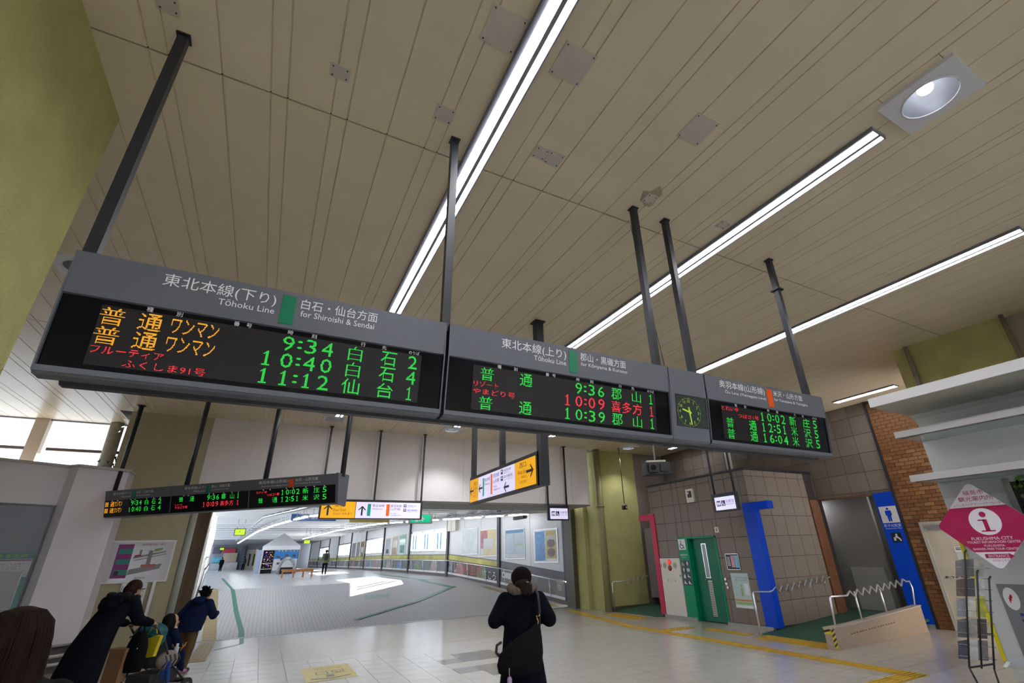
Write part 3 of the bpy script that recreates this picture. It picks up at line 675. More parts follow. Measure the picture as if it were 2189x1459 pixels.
for s, r, m in (('東北本線',(2.34,2.955,2.645,3.025),M_ink2),('Tōhoku Line',(2.34,2.89,2.60,2.93),M_ink2),('奥羽本線',(2.81,2.955,3.10,3.025),M_ink2),('(山形線)',(2.81,2.87,3.08,2.94),M_ink2),('Ōu Line',(2.81,2.79,2.96,2.83),M_ink2),('Yamagata Line',(2.81,2.735,3.08,2.775),M_ink2),('阿武隈急行線',(3.25,2.975,3.49,3.02),M_ink2),('Abukuma Express',(3.25,2.94,3.44,2.962),M_ink2),('福島交通飯坂線',(3.25,2.865,3.53,2.91),M_ink2),('Fukushima Transportation',(3.25,2.83,3.53,2.852),M_ink2)): text('lettering', s, pA, *r, m, L1, fw, -.001)
for v in (2.96, 2.85):
    mb = MB(); pA.rect(mb, 3.155, v, 3.225, v+.075, -.004, -.002); ic = L1.part('train_icon', mb, M_ink, fw)
    mb = MB(); pA.rect(mb, 3.172, v+.03, 3.208, v+.06, -.002, 0); pA.rect(mb, 3.178, v+.012, 3.202, v+.02, -.002, 0); L1.part('icon_window', mb, M_wht, ic)
for x in (1.09, 2.38, 3.64):
    pn = L1.part('hanger_pole', MB().box(x-.022,13.28,3.10,x+.022,13.325,4.985), M_dark); L1.part('ceiling_flange', MB().box(x-.05,13.255,4.985,x+.05,13.35,5.0), M_dark, pn)
# sign facing left (plane x = 3.1)
s2 = root('guide_sign', (3.19,6.9,2.53), 'long backlit sign with west exit arrow seen at an angle', 'sign'); L2 = Loc(s2)
pB = PL((3.128,8.2,0), (0,-1,0), (0,0,1))   # u from far to near
L2.part('case', MB().box(3.13,5.62,2.545,3.25,8.22,3.01), M_dark)
ye = L2.part('yellow_panel', pB.rect(MB(), .02, 2.575, .40, 2.955, 0, .008), M_yel); we = L2.part('white_panel', pB.rect(MB(), .42, 2.575, 1.85, 2.955, 0, .008), M_wht); yw = L2.part('yellow_panel', pB.rect(MB(), 1.87, 2.575, 2.50, 2.955, 0, .008), M_yel)
arrow(pB, .11, 2.76, .17, math.pi, .009, L2, ye); arrow(pB, 2.34, 2.775, .22, 0, .009, L2, yw)
for s, r, m, p in (('東口',(.21,2.84,.355,2.905),M_ink,ye),('East Exit',(.2,2.77,.38,2.815),M_inky,ye),('东出口',(.2,2.71,.31,2.745),M_inky,ye),('동쪽 출구',(.2,2.64,.36,2.68),M_inky,ye),
    ('西口',(2.02,2.85,2.23,2.925),M_ink,yw),('West Exit',(1.95,2.765,2.25,2.82),M_inky,yw),('西出口',(2.08,2.70,2.24,2.74),M_inky,yw),('서쪽 출구',(2.02,2.63,2.24,2.67),M_inky,yw),
    ('東北本線',(.70,2.84,.93,2.90),M_ink2,we),('Tōhoku Line',(.70,2.78,.93,2.82),M_ink2,we),('奥羽本線',(1.06,2.85,1.30,2.92),M_ink2,we),('(山形線)',(1.06,2.76,1.30,2.83),M_ink2,we),('Ōu Line',(1.06,2.70,1.21,2.74),M_ink2,we),('Yamagata Line',(1.06,2.645,1.32,2.685),M_ink2,we),
    ('阿武隈急行線',(1.46,2.885,1.73,2.93),M_ink2,we),('Abukuma Express',(1.46,2.855,1.70,2.875),M_ink2,we),('福島交通飯坂線',(1.46,2.79,1.78,2.835),M_ink2,we),('Fukushima Transportation',(1.46,2.755,1.78,2.775),M_ink2,we)): text('lettering', s, pB, *r, m, L2, p, .011)
arrow(pB, .52, 2.76, .17, math.pi, .009, L2, we); arrow(pB, 1.56, 2.655, .19, math.pi, .009, L2, we)
L2.part('green_bar', pB.rect(MB(), .62, 2.62, .675, 2.91, .008, .011), M_sgreen, we); L2.part('orange_bar', pB.rect(MB(), .96, 2.61, 1.02, 2.93, .008, .011), M_sor, we)
for v in (2.865, 2.765):
    ic = L2.part('train_icon', pB.rect(MB(), 1.36, v, 1.43, v+.07, .008, .010), M_ink, we); L2.part('icon_window', pB.rect(MB(), 1.38, v+.03, 1.41, v+.055, .010, .012), M_wht, ic)
for y, w in ((8.19,.04),(6.93,.04),(5.60,.06)):
    pn = L2.part('hanger_pole', MB().box(3.19-w,y-w,2.99 if y > 5.7 else 2.54,3.19+w,y+w,4.985), M_dark); L2.part('ceiling_flange', MB().box(3.10,y-.09,4.985,3.28,y+.09,5.0), M_dark, pn)
# toilet signs
def person_icon(pl, mb, u, v, h, w0, skirt=False):
    pl.disc(mb, u, v+h*.9, h*.085, h*.085, w0, w0+.002, 12)
    pl.poly(mb, [(u-h*.2,v+h*.78),(u+h*.2,v+h*.78),(u+h*.22,v+h*.42),(u+h*.14,v+h*.42),(u+h*.12,v),(u+h*.02,v),(u,v+h*.40),(u-h*.02,v),(u-h*.12,v),(u-h*.14,v+h*.42),(u-h*.22,v+h*.42)], w0, w0+.002)
    if skirt: pl.poly(mb, [(u-h*.1,v+h*.6),(u+h*.1,v+h*.6),(u+h*.24,v+h*.22),(u-h*.24,v+h*.22)], w0, w0+.0025)
def wheel_icon(pl, mb, u, v, h, w0):
    pl.disc(mb, u-h*.08, v+h*.92, h*.08, h*.08, w0, w0+.002, 12)
    n = 14; R_, r_ = h*.33, h*.24
    for i in range(n):
        a0 = math.radians(120+300*i/n*.9); a1 = math.radians(120+300*(i+1)/n*.9)
        pl.poly(mb, [(u+r_*math.cos(a0),v+h*.33+r_*math.sin(a0)),(u+R_*math.cos(a0),v+h*.33+R_*math.sin(a0)),(u+R_*math.cos(a1),v+h*.33+R_*math.sin(a1)),(u+r_*math.cos(a1),v+h*.33+r_*math.sin(a1))], w0, w0+.002)
    pl.poly(mb, [(u-h*.13,v+h*.8),(u-h*.02,v+h*.8),(u+h*.02,v+h*.5),(u+h*.26,v+h*.5),(u+h*.40,v+h*.12),(u+h*.50,v+h*.16),(u+h*.55,v+h*.08),(u+h*.36,v-.0),(u+h*.20,v+h*.40),(u-h*.08,v+h*.40)], w0, w0+.002)
def toilet_sign(pl, u0, u1, z0, z1, loc, label, poles, thick):
    t = root('toilet_sign', loc, label, 'sign', 'backlit toilet signs'); L = Loc(t); w = u1-u0; h = z1-z0
    L.part('case', pl.rect(MB(), u0, z0, u1, z1, -thick, 0), M_dark)
    f = L.part('white_panel', pl.rect(MB(), u0+w*.10, z0+h*.09, u1-w*.06, z1-h*.20, 0, .005), M_wht)
    a = L.part('pictogram_tile', pl.rect(MB(), u0+w*.17, z0+h*.30, u0+w*.33, z0+h*.60, .005, .007), M_ink, f); mb = MB(); person_icon(pl, mb, u0+w*.215, z0+h*.34, h*.22, .007); person_icon(pl, mb, u0+w*.285, z0+h*.34, h*.22, .007, True); L.part('pictogram', mb, M_wht, a)
    a = L.part('pictogram_tile', pl.rect(MB(), u0+w*.37, z0+h*.30, u0+w*.53, z0+h*.60, .005, .007), M_ink, f); mb = MB(); wheel_icon(pl, mb, u0+w*.44, z0+h*.33, h*.23, .007); L.part('pictogram', mb, M_wht, a)
    text('lettering', '化粧室', pl, u0+w*.56, z0+h*.44, u1-w*.09, z0+h*.62, M_ink2, L, f, .008); text('lettering', 'Restrooms', pl, u0+w*.56, z0+h*.34, u1-w*.09, z0+h*.41, M_ink2, L, f, .008)
    for c in poles:
        pn = L.part('hanger_pole', MB().tube([(c[0],c[1],z1-.03),(c[0],c[1],4.985)], .035, 4), M_dark); L.part('ceiling_flange', MB().box(c[0]-.06,c[1]-.06,4.985,c[0]+.06,c[1]+.06,5.0), M_dark, pn)
toilet_sign(PL((0,13.30,0),(1,0,0),(0,0,1)), 7.68, 8.45, 2.65, 3.10, (8.06,13.34,2.65), 'backlit toilet sign hanging over the poster corridor', ((7.72,13.34),(8.41,13.34)), .07)
toilet_sign(PL((9.57,8.45,0),(0,-1,0),(0,0,1)), 0, .70, 2.50, 2.915, (9.6,8.1,2.5), 'backlit toilet sign hanging in front of the tiled toilet block', ((9.62,8.40),(9.62,7.80)), .10)
# hanging cameras
def cam_unit(x, y, zc_, ztop, label, big, rz):
    t = root('hanging_camera', (x,y,zc_), label, 'camera')
    obj('stem', MB().tube([(0,0,.05),(0,0,ztop-zc_)], .014 if not big else .02, 10), M_dark if not big else mat('grey stem', (.35,.35,.33), .5), t)
    obj('ceiling_plate', MB().lathe([(0,ztop-zc_),(.05,ztop-zc_),(.05,ztop-zc_-.015),(.0,ztop-zc_-.015)], n=16), M_dark, t)
    s = 1.0 if not big else 1.0
    if big:
        obj('body', MB().box(-.30,-.17,-.30,.30,.17,-.02).box(-.22,-.25,-.26,-.02,-.17,-.06).box(.06,-.22,-.24,.22,-.17,-.08), M_blackrub, t); obj('top_plate', MB().box(-.22,-.12,-.02,.22,.12,.03), mat('pale bracket', (.45,.43,.38), .5), t); obj('lens', MB().tube([(-.12,-.27,-.16),(-.12,-.25,-.16)], .06, 14), M_blk, t)
    else:
        obj('body', MB().box(-.06,-.07,-.14,.06,.07,-.01), M_blackrub, t); obj('yoke', MB().tube([(-.085,0,-.12),(-.085,0,.04),(.085,0,.04),(.085,0,-.12)], .01, 6), M_steel, t); obj('lens', MB().tube([(0,-.09,-.08),(0,-.07,-.08)], .035, 14), M_chrome, t)
    t.rotation_euler = (0,0,rz)
cam_unit(10.36, 12.84, 3.10, 4.985, 'small black camera on a thin rod before the olive pillar', False, .3)
cam_unit(7.92, 8.5, 3.62, 4.985, 'black equipment box hanging from the ceiling by the tiled wall', True, -.5)
# ================================================================== toilet block and right-hand side
M_wt = mat('brown grey granite tile', (.185,.148,.122), .45, var=.10, vscale=90, spec=.3)
M_wt2 = mat('lighter grey granite tile', (.215,.178,.15), .45, var=.10, vscale=90, spec=.3)
M_joint = mat('dark tile joint', (.035,.028,.024), .8)
M_blue = mat('bright blue panel', (.0,.055,.55), .4, spec=.25); M_red = mat('magenta red frame', (.50,.022,.07), .4, spec=.25)
M_grn = mat('bright green panel', (.0,.235,.105), .4, spec=.25); M_grnd = mat('dark green door', (.0,.125,.062), .35, spec=.25)
M_cream = mat('cream enamel', (.66,.62,.55), .4); M_curb = mat('grey stone curb', (.30,.29,.28), .5, var=.08, vscale=30)
M_print = mat('white print', (.70,.70,.72), .4); M_iconk = mat('black print', (.012,.014,.018), .4)
def rect_sub(r, ex):
    out = [r]
    for e in ex:
        nxt = []
        for (a, b, c, d) in out:
            if e[0] >= c or e[2] <= a or e[1] >= d or e[3] <= b: nxt.append((a,b,c,d)); continue
            if e[0] > a: nxt.append((a,b,e[0],d))
            if e[2] < c: nxt.append((e[2],b,c,d))
            l, r_ = max(a,e[0]), min(c,e[2])
            if e[1] > b: nxt.append((l,b,r_,e[1]))
            if e[3] < d: nxt.append((l,e[3],r_,d))
        out = nxt
    return [q for q in out if q[2]-q[0] > .02 and q[3]-q[1] > .02]
def tiles(parent, pl, us, vs, ex, mats, name='tile', th=.012, g=.003):
    for i in range(len(us)-1):
        for j in range(len(vs)-1):
            for (a,b,c,d) in rect_sub((us[i],vs[j],us[i+1],vs[j+1]), ex):
                mb = MB(); k = .003
                P = [pl(a+g,b+g), pl(c-g,b+g), pl(c-g,d-g), pl(a+g,d-g)]; Q = [pl(a+g+k,b+g+k,th), pl(c-g-k,b+g+k,th), pl(c-g-k,d-g-k,th), pl(a+g+k,d-g-k,th)]
                mb.add(P+Q, [(4,5,6,7),(0,1,5,4),(1,2,6,5),(2,3,7,6),(3,0,4,7)])
                obj(name, mb, random.choice(mats), parent)
ZJ = [.08,.565,1.02,1.48,1.94,2.40,2.87,3.33,3.48]
blk = obj('wall_toilet_block', MB().box(10.213, 7.913, 0, 12.9, 9.16, 3.5).box(10.213, 10.12, 0, 12.9, 11.45, 3.5).box(10.213, 9.16, 1.98, 12.9, 10.12, 3.5).box(10.36, 9.16, 0, 12.9, 10.12, 1.98), M_joint, label='low tiled toilet block with green door', kind='structure')
pf = PL((10.213, 11.45, 0), (0,-1,0), (0,0,1))       # front: u = 11.45 - y
Y2U = lambda y: 11.45-y
us = sorted([Y2U(y) for y in (11.45,11.346,10.89,10.433,10.218,9.932,9.492,9.019,8.557,8.10,7.913)])
tiles(blk, pf, us, ZJ, [(Y2U(10.47),0,Y2U(9.15),2.0), (Y2U(11.28),0,Y2U(10.49),1.49)], [M_wt])
psd = PL((10.2, 7.913, 0), (1,0,0), (0,0,1))
tiles(blk, psd, [.0,.28,.735,1.19,1.65,2.11,2.36], ZJ, [], [M_wt2])
obj('top_trim', MB().box(10.17,7.87,3.48,12.9,11.47,3.53), M_dark, blk)
obj('curb', MB().box(10.13,7.90,0,10.215,9.14,.08).box(10.13,10.12,0,10.215,11.3,.075), M_curb, blk)
obj('pilaster', MB().box(12.54,7.86,.1,12.9,7.92,2.80), mat('rust marble', (.15,.062,.03), .35, var=.25, vscale=9), blk)
# upper wall at the back, tiled
wrt = obj('wall_right', MB().box(12.913,6.46,2.80,13.2,15.4,5.0).box(12.913,7.95,0,13.2,15.4,2.8).box(12.913,3.0,0,13.2,6.46,5.0), M_joint, label='tall granite tiled wall behind the toilet block', kind='structure')
pu = PL((12.913,13.5,0), (0,-1,0), (0,0,1))
us = [0]+[13.5-y for y in np.arange(13.35,6.2,-.457)]+[13.5-6.05]
tiles(wrt, pu, us, [2.80,2.87,3.33,3.78,4.24,4.70,4.995], [], [M_wt, M_wt2])
obj('lintel', MB().box(12.86,6.46,2.765,12.92,7.95,2.80), mat('rust marble lintel', (.16,.075,.045), .4), wrt)
obj('edge_bead', MB().box(12.87,6.0,0,12.93,6.045,5.0), M_dark, wrt)
# bricks
M_bk = [mat('orange brown brick %d' % k, c, .6, var=.12, vscale=20) for k, c in enumerate(((.195,.080,.024),(.225,.095,.030),(.16,.064,.019),(.27,.13,.048)))]
M_mort = mat('brown mortar', (.12,.06,.03), .8)
wbk = obj('wall_brick', MB().box(12.915,3.0,0,12.95,6.0,5.0), M_mort, label='orange brown brick wall right of the blue panel', kind='structure')
pb = PL((12.915,6.0,0), (0,-1,0), (0,0,1))
bw, bh = .205, .0835; cnt = 0; restb = MB(); bmesh = {}
doorx = (.30, 0, 1.22, 2.10)
lst = []
for j in range(int(5.0/bh)):
    off = 0 if j % 2 == 0 else -bw/2; u = off
    while u < 2.6:
        for (a,b,c,d) in rect_sub((max(u,0), j*bh, min(u+bw,2.6), (j+1)*bh), [doorx]):
            if c-a > .03 and d-b > .03: lst.append((a,b,c,d))
        u += bw
lst.sort(key=lambda r: (r[0] > 1.9, abs((r[1]+r[3])/2-2.2)))
for n, (a,b,c,d) in enumerate(lst):
    g = .004
    if n < 295:
        key = (round(c-a,3), round(d-b,3), random.randrange(4))
        if key not in bmesh:
            w, h = c-a, d-b; P = [(0,-g,g),(0,-w+g,g),(0,-w+g,h-g),(0,-g,h-g)]; Q = [(-.010,-g-.002,g+.002),(-.010,-w+g+.002,g+.002),(-.010,-w+g+.002,h-g-.002),(-.010,-g-.002,h-g-.002)]
            m_ = MB().add(P+Q, [(4,5,6,7),(0,1,5,4),(1,2,6,5),(2,3,7,6),(3,0,4,7)]).mesh('brick'); m_.materials.append(M_bk[key[2]]); bmesh[key] = m_
        obj('brick', bmesh[key], None, wbk, loc=(12.915-random.random()*.003, 6.0-a, b))
    else: pb.rect(restb, a+g, b+g, c-g, d-g, 0, .010)
obj('bricks_beyond', restb, M_bk[0], wbk, kind='stuff')
# cream service door in the brick wall
dr = obj('door_1', MB().box(12.86,4.80,.02,12.93,5.63,2.05), mat('worn cream door', (.47,.42,.34), .45, var=.08, vscale=3), label='worn cream service door in the brick wall', kind='structure')
mb = MB().box(12.85,5.63,0,12.935,5.70,2.10).box(12.85,4.78,2.05,12.935,5.63,2.10); obj('door_frame', mb, mat('pale grey frame', (.40,.38,.34), .5), dr)
obj('door_closer', MB().box(12.80,5.20,1.93,12.86,5.55,2.0).box(12.82,5.30,1.98,12.85,5.60,2.02), M_steel, dr)
pdn = PL((12.858,5.63,0), (0,-1,0), (0,0,1))
nt_ = obj('notice', pdn.rect(MB(), .42,1.48,.66,1.58,0,.002), M_print, dr); nt2 = obj('notice', pdn.rect(MB(), .42,1.26,.68,1.46,0,.002), mat('grey notice', (.5,.5,.47), .5), dr)
mb = MB(); [pdn.rect(mb, .44,1.55-.03*k,.62,1.565-.03*k,.002,.003) for k in range(2)]; obj('print_lines', mb, M_iconk, dr)
obj('door_handle', MB().tube([(12.85,5.5,1.0),(12.80,5.5,1.0),(12.80,5.40,1.0)], .012, 8), M_steel, dr)
mb = MB()
for k in range(5): pdn.poly(mb, [(.08+.09*k,.98+.012*(k%2)),(.15+.09*k,.99),(.14+.09*k,1.015),(.09+.09*k,1.02)], 0, .002)
obj('rust_marks', mb, mat('rust mark', (.10,.045,.025), .8), dr)
# men's toilet opening: inner walls
M_in = mat('grey inner wall', (.32,.30,.285), .5)
obj('wall_inner', MB().box(14.6,5.2,0,14.7,9.6,2.9).box(12.93,6.25,0,14.6,6.33,2.9).box(13.15,8.6,0,14.6,8.7,2.9), M_in, label='grey inner walls beyond the blue panel opening', kind='structure')
obj('wall_screen', MB().box(13.7,7.05,0.1,13.8,8.6,2.9), M_in, label='grey screen wall inside the opening', kind='structure')
obj('ceiling_inner', MB().box(12.93,6.2,2.82,14.7,8.7,2.9), M_in, label='low ceiling inside the opening', kind='structure')
obj('trim_7', MB().box(13.60,7.1,.15,13.70,7.9,1.15), mat('pale panel', (.50,.50,.48), .45), label='pale low panel inside the opening', kind='structure')
t = root('tube_light', (13.4,8.47,2.8), 'hidden fill light added inside the men toilet opening', 'tube light'); L = Loc(t); L.part('tube', MB().box(13.17,8.42,2.77,13.62,8.52,2.80), M_light); L.part('tube', MB().box(13.1,6.36,2.77,14.4,6.42,2.80), M_tube); L.part('batten', MB().box(13.15,8.40,2.80,13.64,8.54,2.82), M_trimw)  # out-of-sight lamps added to brighten the interior
# blue frame at the corner and blue panel with the man pictogram
t = root('blue_portal', (10.25,7.95,0), 'blue corner post with short lintel stub on the toilet block', 'portal frame'); L = Loc(t)
L.part('post', MB().box(10.165,7.79,.07,10.36,8.11,2.515), M_blue); L.part('lintel', MB().box(10.165,7.40,2.515,10.36,8.11,2.685), M_blue)
t = root('toilet_sign_board', (12.88,6.25,0), 'tall blue panel with white man pictogram', 'sign panel'); L = Loc(t)
L.part('board', MB().box(12.865,6.05,.08,12.915,6.46,2.81), M_blue); L.part('foot', MB().box(12.87,6.05,0,12.915,6.46,.08), M_curb)
pm = PL((12.865,6.46,0), (0,-1,0), (0,0,1))
w_ = L.part('white_square', pm.rect(MB(), .035,2.125,.405,2.49,0,.004), M_print); mb = MB(); person_icon(pm, mb, .215,2.155,.31,.004); L.part('man_pictogram', mb, M_blue, w_)
text('lettering', '男子化粧室', pm, .035,2.035,.40,2.10, M_print, L, None, .003); text('lettering', 'Restroom for Men', pm, .06,1.99,.39,2.02, M_print, L, None, .003)
k_ = L.part('black_square', pm.rect(MB(), .125,1.70,.335,1.91,0,.004), M_iconk); mb = MB(); pm.disc(mb, .235,1.865,.022,.022,.004,.006,12); pm.poly(mb, [(.20,1.84),(.25,1.84),(.30,1.78),(.315,1.73),(.29,1.73),(.27,1.77),(.235,1.80),(.20,1.78)], .004,.006); pm.poly(mb, [(.155,1.74),(.205,1.74),(.20,1.80),(.165,1.82)], .004,.006); L.part('changing_pictogram', mb, M_print, k_)
# red portal
t = root('red_portal', (10.25,11.4,0), 'magenta red portal frame beside the hydrant cabinet', 'portal frame'); L = Loc(t)
L.part('post', MB().box(10.165,11.29,.07,10.33,11.47,2.53), M_red); L.part('lintel', MB().box(10.165,11.29,2.53,10.33,11.97,2.70), M_red)
# women's recess
obj('wall_recess', MB().box(11.9,11.45,0,12.0,15.4,2.9), mat('recess tile wall', (.20,.18,.17), .4, var=.1, vscale=60), label='dark tiled wall inside the red portal', kind='structure')
obj('trim_8', MB().box(11.55,12.2,.3,11.9,13.4,2.4), mat('mauve grey panel', (.26,.24,.26), .5), label='grey panel inside the red portal', kind='structure')
# green panel and door
t = root('green_door_panel', (10.2,10.3,0), 'bright green panel with accessibility pictograms beside the green door', 'sign panel'); L = Loc(t)
L.part('board', MB().box(10.185,10.125,.065,10.215,10.47,2.0), M_grn)
pg = PL((10.185,10.47,0), (0,-1,0), (0,0,1))
a_ = L.part('white_square', pg.rect(MB(), .02,1.69,.28,1.96,0,.004), M_print); mb = MB(); wheel_icon(pg, mb, .13,1.715,.21,.004); L.part('wheelchair_pictogram', mb, M_iconk, a_)
text('lettering', '多機能化粧室', pg, .03,1.54,.29,1.59, M_print, L, None, .003); text('lettering', 'Restroom', pg, .09,1.49,.23,1.515, M_print, L, None, .003)
for r in range(4):
    for c in range(2):
        u0, v0 = .02+.155*c, 1.28-.155*r; sq = L.part('black_square', pg.rect(MB(), u0, v0, u0+.145, v0+.145, 0, .004), M_iconk); mb = MB()
        if (r,c) == (0,0): wheel_icon(pg, mb, u0+.06, v0+.02, .10, .004)
        elif (r,c) in ((0,1),(1,0)): person_icon(pg, mb, u0+.072, v0+.02, .11, .004, c == 1)
        elif (r,c) == (1,1): person_icon(pg, mb, u0+.045, v0+.02, .10, .004); person_icon(pg, mb, u0+.10, v0+.02, .10, .004, True)
        elif (r,c) == (2,0): pg.disc(mb, u0+.072, v0+.11, .017, .017, .004, .006, 10); pg.poly(mb, [(u0+.04,v0+.09),(u0+.105,v0+.09),(u0+.11,v0+.02),(u0+.035,v0+.02)], .004, .006)
        else: pg.disc(mb, u0+.05, v0+.10, .016, .016, .004, .006, 10); pg.poly(mb, [(u0+.03,v0+.085),(u0+.07,v0+.085),(u0+.125,v0+.04),(u0+.11,v0+.025),(u0+.06,v0+.055),(u0+.03,v0+.03)], .004, .006)
        L.part('pictogram', mb, M_print, sq)
d2 = obj('door_2', MB().box(10.315,9.17,.02,10.36,10.115,1.97), M_grnd, label='dark green toilet door with slot window and louvre', kind='structure')
mb = MB().box(10.185,9.12,0,10.36,9.165,2.0).box(10.185,9.12,1.965,10.36,10.125,2.0).box(10.185,10.11,0,10.36,10.13,1.97); obj('door_frame', mb, M_grn, d2)
pd = PL((10.315,10.115,0), (0,-1,0), (0,0,1))
mb = MB(); pd.rect(mb, .36,1.0,.525,1.83,0,.01); fr = obj('slot_frame', mb, M_steel, d2); obj('slot_glass', pd.rect(MB(), .385,1.02,.50,1.81,.010,.012), mat('frosted slot', (.28,.27,.29), .3), d2)
obj('louvre_frame', pd.rect(MB(), .40,.14,.53,.95,0,.008), M_cream, d2)
for k in range(20): obj('louvre_slat', pd.rect(MB(), .41,.155+.039*k,.52,.172+.039*k,.008,.016), mat('louvre gap', (.10,.11,.10), .5), d2)
obj('door_handle', MB().tube([(10.31,9.80,.97),(10.27,9.80,.97),(10.27,9.72,.97)], .011, 8), M_steel, d2)
# hydrant cabinet
t = root('hydrant_cabinet', (10.19,10.88,0), 'cream fire hydrant cabinet with red lamp', 'cabinet'); L = Loc(t)
L.part('body', MB().box(10.18,10.495,.065,10.30,11.278,1.485), M_cream); pc = PL((10.18,11.278,0), (0,-1,0), (0,0,1))
d_ = L.part('door', pc.rect(MB(), .008,.075,.775,1.10,0,.008), M_cream); [text('lettering', c, pc, .22+.145*k,.895,.27+.145*k,.95, M_iconk, L, d_, .010) for k, c in enumerate('消火栓')]; L.part('exit_mark', pc.rect(MB(), .72,1.02,.76,1.07,.008,.009), M_grn, d_)
L.part('upper_plate', pc.rect(MB(), .008,1.112,.775,1.478,0,.006), M_cream)
M_lampr = mat('glowing red lamp', (.7,.02,.01), .3, emit=1.2, ecol=(1,.03,.01))
L.part('alarm_lamp', MB().ball((10.165,10.898,1.385), (.03,.055,.055), 14, 8), M_lampr); L.part('lamp_ring', pc.disc(MB(), .38,1.385,.068,.068,.006,.012), M_red)
L.part('alarm_button', MB().ball((10.17,10.899,1.235), (.02,.075,.075), 16, 8), mat('dark red button', (.20,.012,.014), .3))
for u in (.185,.59): L.part('speaker_grille', pc.disc(MB(), u,1.30,.07,.075,.006,.010), mat('grey grille', (.33,.31,.28), .6))
L.part('lock', pc.rect(MB(), .03,1.25,.045,1.34,.006,.012), M_dark)
# wall-mounted bits on the block
def plate(name, y1, z0, y0, z1, m, label, cat, th=.03):
    return root(name, (10.2,(y0+y1)/2,z0), label, cat)
t = root('intercom', (10.19,9.72,2.88), 'cream wall box with dark square high on the tiled block', 'wall unit'); L = Loc(t); L.part('body', MB().box(10.14,9.585,2.875,10.205,9.85,3.225), M_cream); L.part('dark_window', MB().box(10.135,9.64,3.0,10.142,9.79,3.17), M_iconk); L.part('sensor', MB().ball((10.134,9.76,3.12), (.01,.03,.03), 10, 6), M_cream)
t = root('tactile_map', (10.19,8.71,1.22), 'small black framed toilet floor plan with pink and blue areas', 'map'); L = Loc(t); b_ = L.part('plate', MB().box(10.185,8.525,1.22,10.203,8.896,1.56), M_iconk); pt = PL((10.185,8.896,0),(0,-1,0),(0,0,1)); L.part('pink_area', pt.rect(MB(), .14,1.27,.24,1.53,0,.002), mat('pink print', (.55,.25,.32), .5), b_); L.part('blue_area', pt.rect(MB(), .25,1.26,.35,1.53,0,.002), mat('sky print', (.18,.45,.62), .5), b_); mb = MB(); [pt.rect(mb, .02,1.30+.03*k,.11,1.312+.03*k,0,.002) for k in range(7)]; L.part('print_lines', mb, M_print, b_); mb = MB(); [pt.rect(mb, *r, .0, .006) for r in ((-.008,1.212,.379,1.222),(-.008,1.558,.379,1.568),(-.008,1.212,.0,1.568),(.371,1.212,.379,1.568))]; L.part('frame', mb, M_steel, b_)
t = root('etiquette_poster', (10.19,8.6,.4), 'pale blue toilet etiquette poster with green figure', 'poster'); L = Loc(t); b_ = L.part('sheet', MB().box(10.192,8.36,.40,10.203,8.855,1.14), mat('pale blue paper', (.42,.52,.54), .5)); pt = PL((10.192,8.855,0),(0,-1,0),(0,0,1))
L.part('orange_stripe', pt.rect(MB(), .02,.545,.475,.58,0,.002), mat('orange print', (.6,.22,.05), .5), b_); L.part('green_stripe', pt.rect(MB(), .02,.48,.475,.53,0,.002), mat('green print', (.25,.48,.16), .5), b_); L.part('white_foot', pt.rect(MB(), .0,.40,.495,.46,0,.002), M_print, b_)
mb = MB(); pt.rect(mb, .23,.66,.28,.82,0,.002); pt.disc(mb, .255,.87,.028,.03,0,.002,12); L.part('green_figure', mb, mat('leaf print', (.22,.45,.10), .5), b_); L.part('white_box', pt.rect(MB(), .34,.68,.46,.92,0,.0015), M_print, b_); text('lettering', 'バリアフリートイレを', pt, .10,1.02,.47,1.06, M_iconk, L, b_, .002); text('lettering', '必要としている人がいます', pt, .10,.975,.47,1.005, M_iconk, L, b_, .002)
t = root('room_plate', (10.19,9.03,2.07), 'tiny cream plate above right of the green door', 'plate'); L = Loc(t); L.part('plate', MB().box(10.19,8.975,2.07,10.203,9.095,2.20), M_cream); L.part('mark', MB().box(10.187,9.01,2.10,10.191,9.06,2.17), mat('tan print', (.25,.2,.12), .5))
for k, (z, y) in enumerate(((1.0,9.03),(.90,9.02),(.82,9.0))):
    obj('push_button', MB().tube([(10.205,y,z),(10.18,y,z)], .032, 14).tube([(10.18,y,z),(10.172,y,z)], .018, 12), M_steel, label=('top','middle','bottom')[k] + ' of three round steel buttons right of the green door', cat='button', group='steel wall buttons')
obj('column_pipe', MB().tube([(12.6,10.2,3.53),(12.6,10.2,5.0)], .09, 14), M_cream, label='pale round pipe rising from the toilet block roof', cat='pipe')
# side ramp (green), parapet, zigzag handrails
M_gfl = mat('dark green floor covering', (.02,.085,.05), .55, var=.1, vscale=30)
obj('floor_side_ramp', MB().prism([(9.66,6.12,.004),(9.66,7.9,.004),(12.92,7.9,.19),(12.92,6.12,.19)], (0,0,-.05)).prism([(12.92,6.33,.19),(12.92,8.6,.19),(14.6,8.6,.19),(14.6,6.33,.19)], (0,0,-.05)), M_gfl, label='green ramp up to the men toilet', kind='structure')
obj('floor_red_ramp', MB().prism([(10.0,11.46,.004),(10.0,13.5,.004),(11.9,13.5,.12),(11.9,11.46,.12)], (0,0,-.05)), M_gfl, label='green ramp inside the red portal', kind='structure')
M_par = mat('pinkish beige stone', (.36,.27,.20), .4, var=.06, vscale=15)
t = root('parapet', (10.8,6.06,0), 'low sloping beige ramp parapet with hazard tape end', 'parapet'); L = Loc(t)
L.part('body', MB().prism([(9.18,5.99,0),(12.42,5.99,0),(12.42,5.99,.46),(9.9,5.99,.33),(9.18,5.99,.32)], (0,.13,0)), M_par)
L.part('coping', MB().prism([(9.17,5.98,.32),(9.9,5.98,.335),(12.43,5.98,.465),(12.43,5.98,.485),(9.9,5.98,.355),(9.17,5.98,.345)], (0,.15,0)), mat('pale coping stone', (.42,.35,.30), .35))
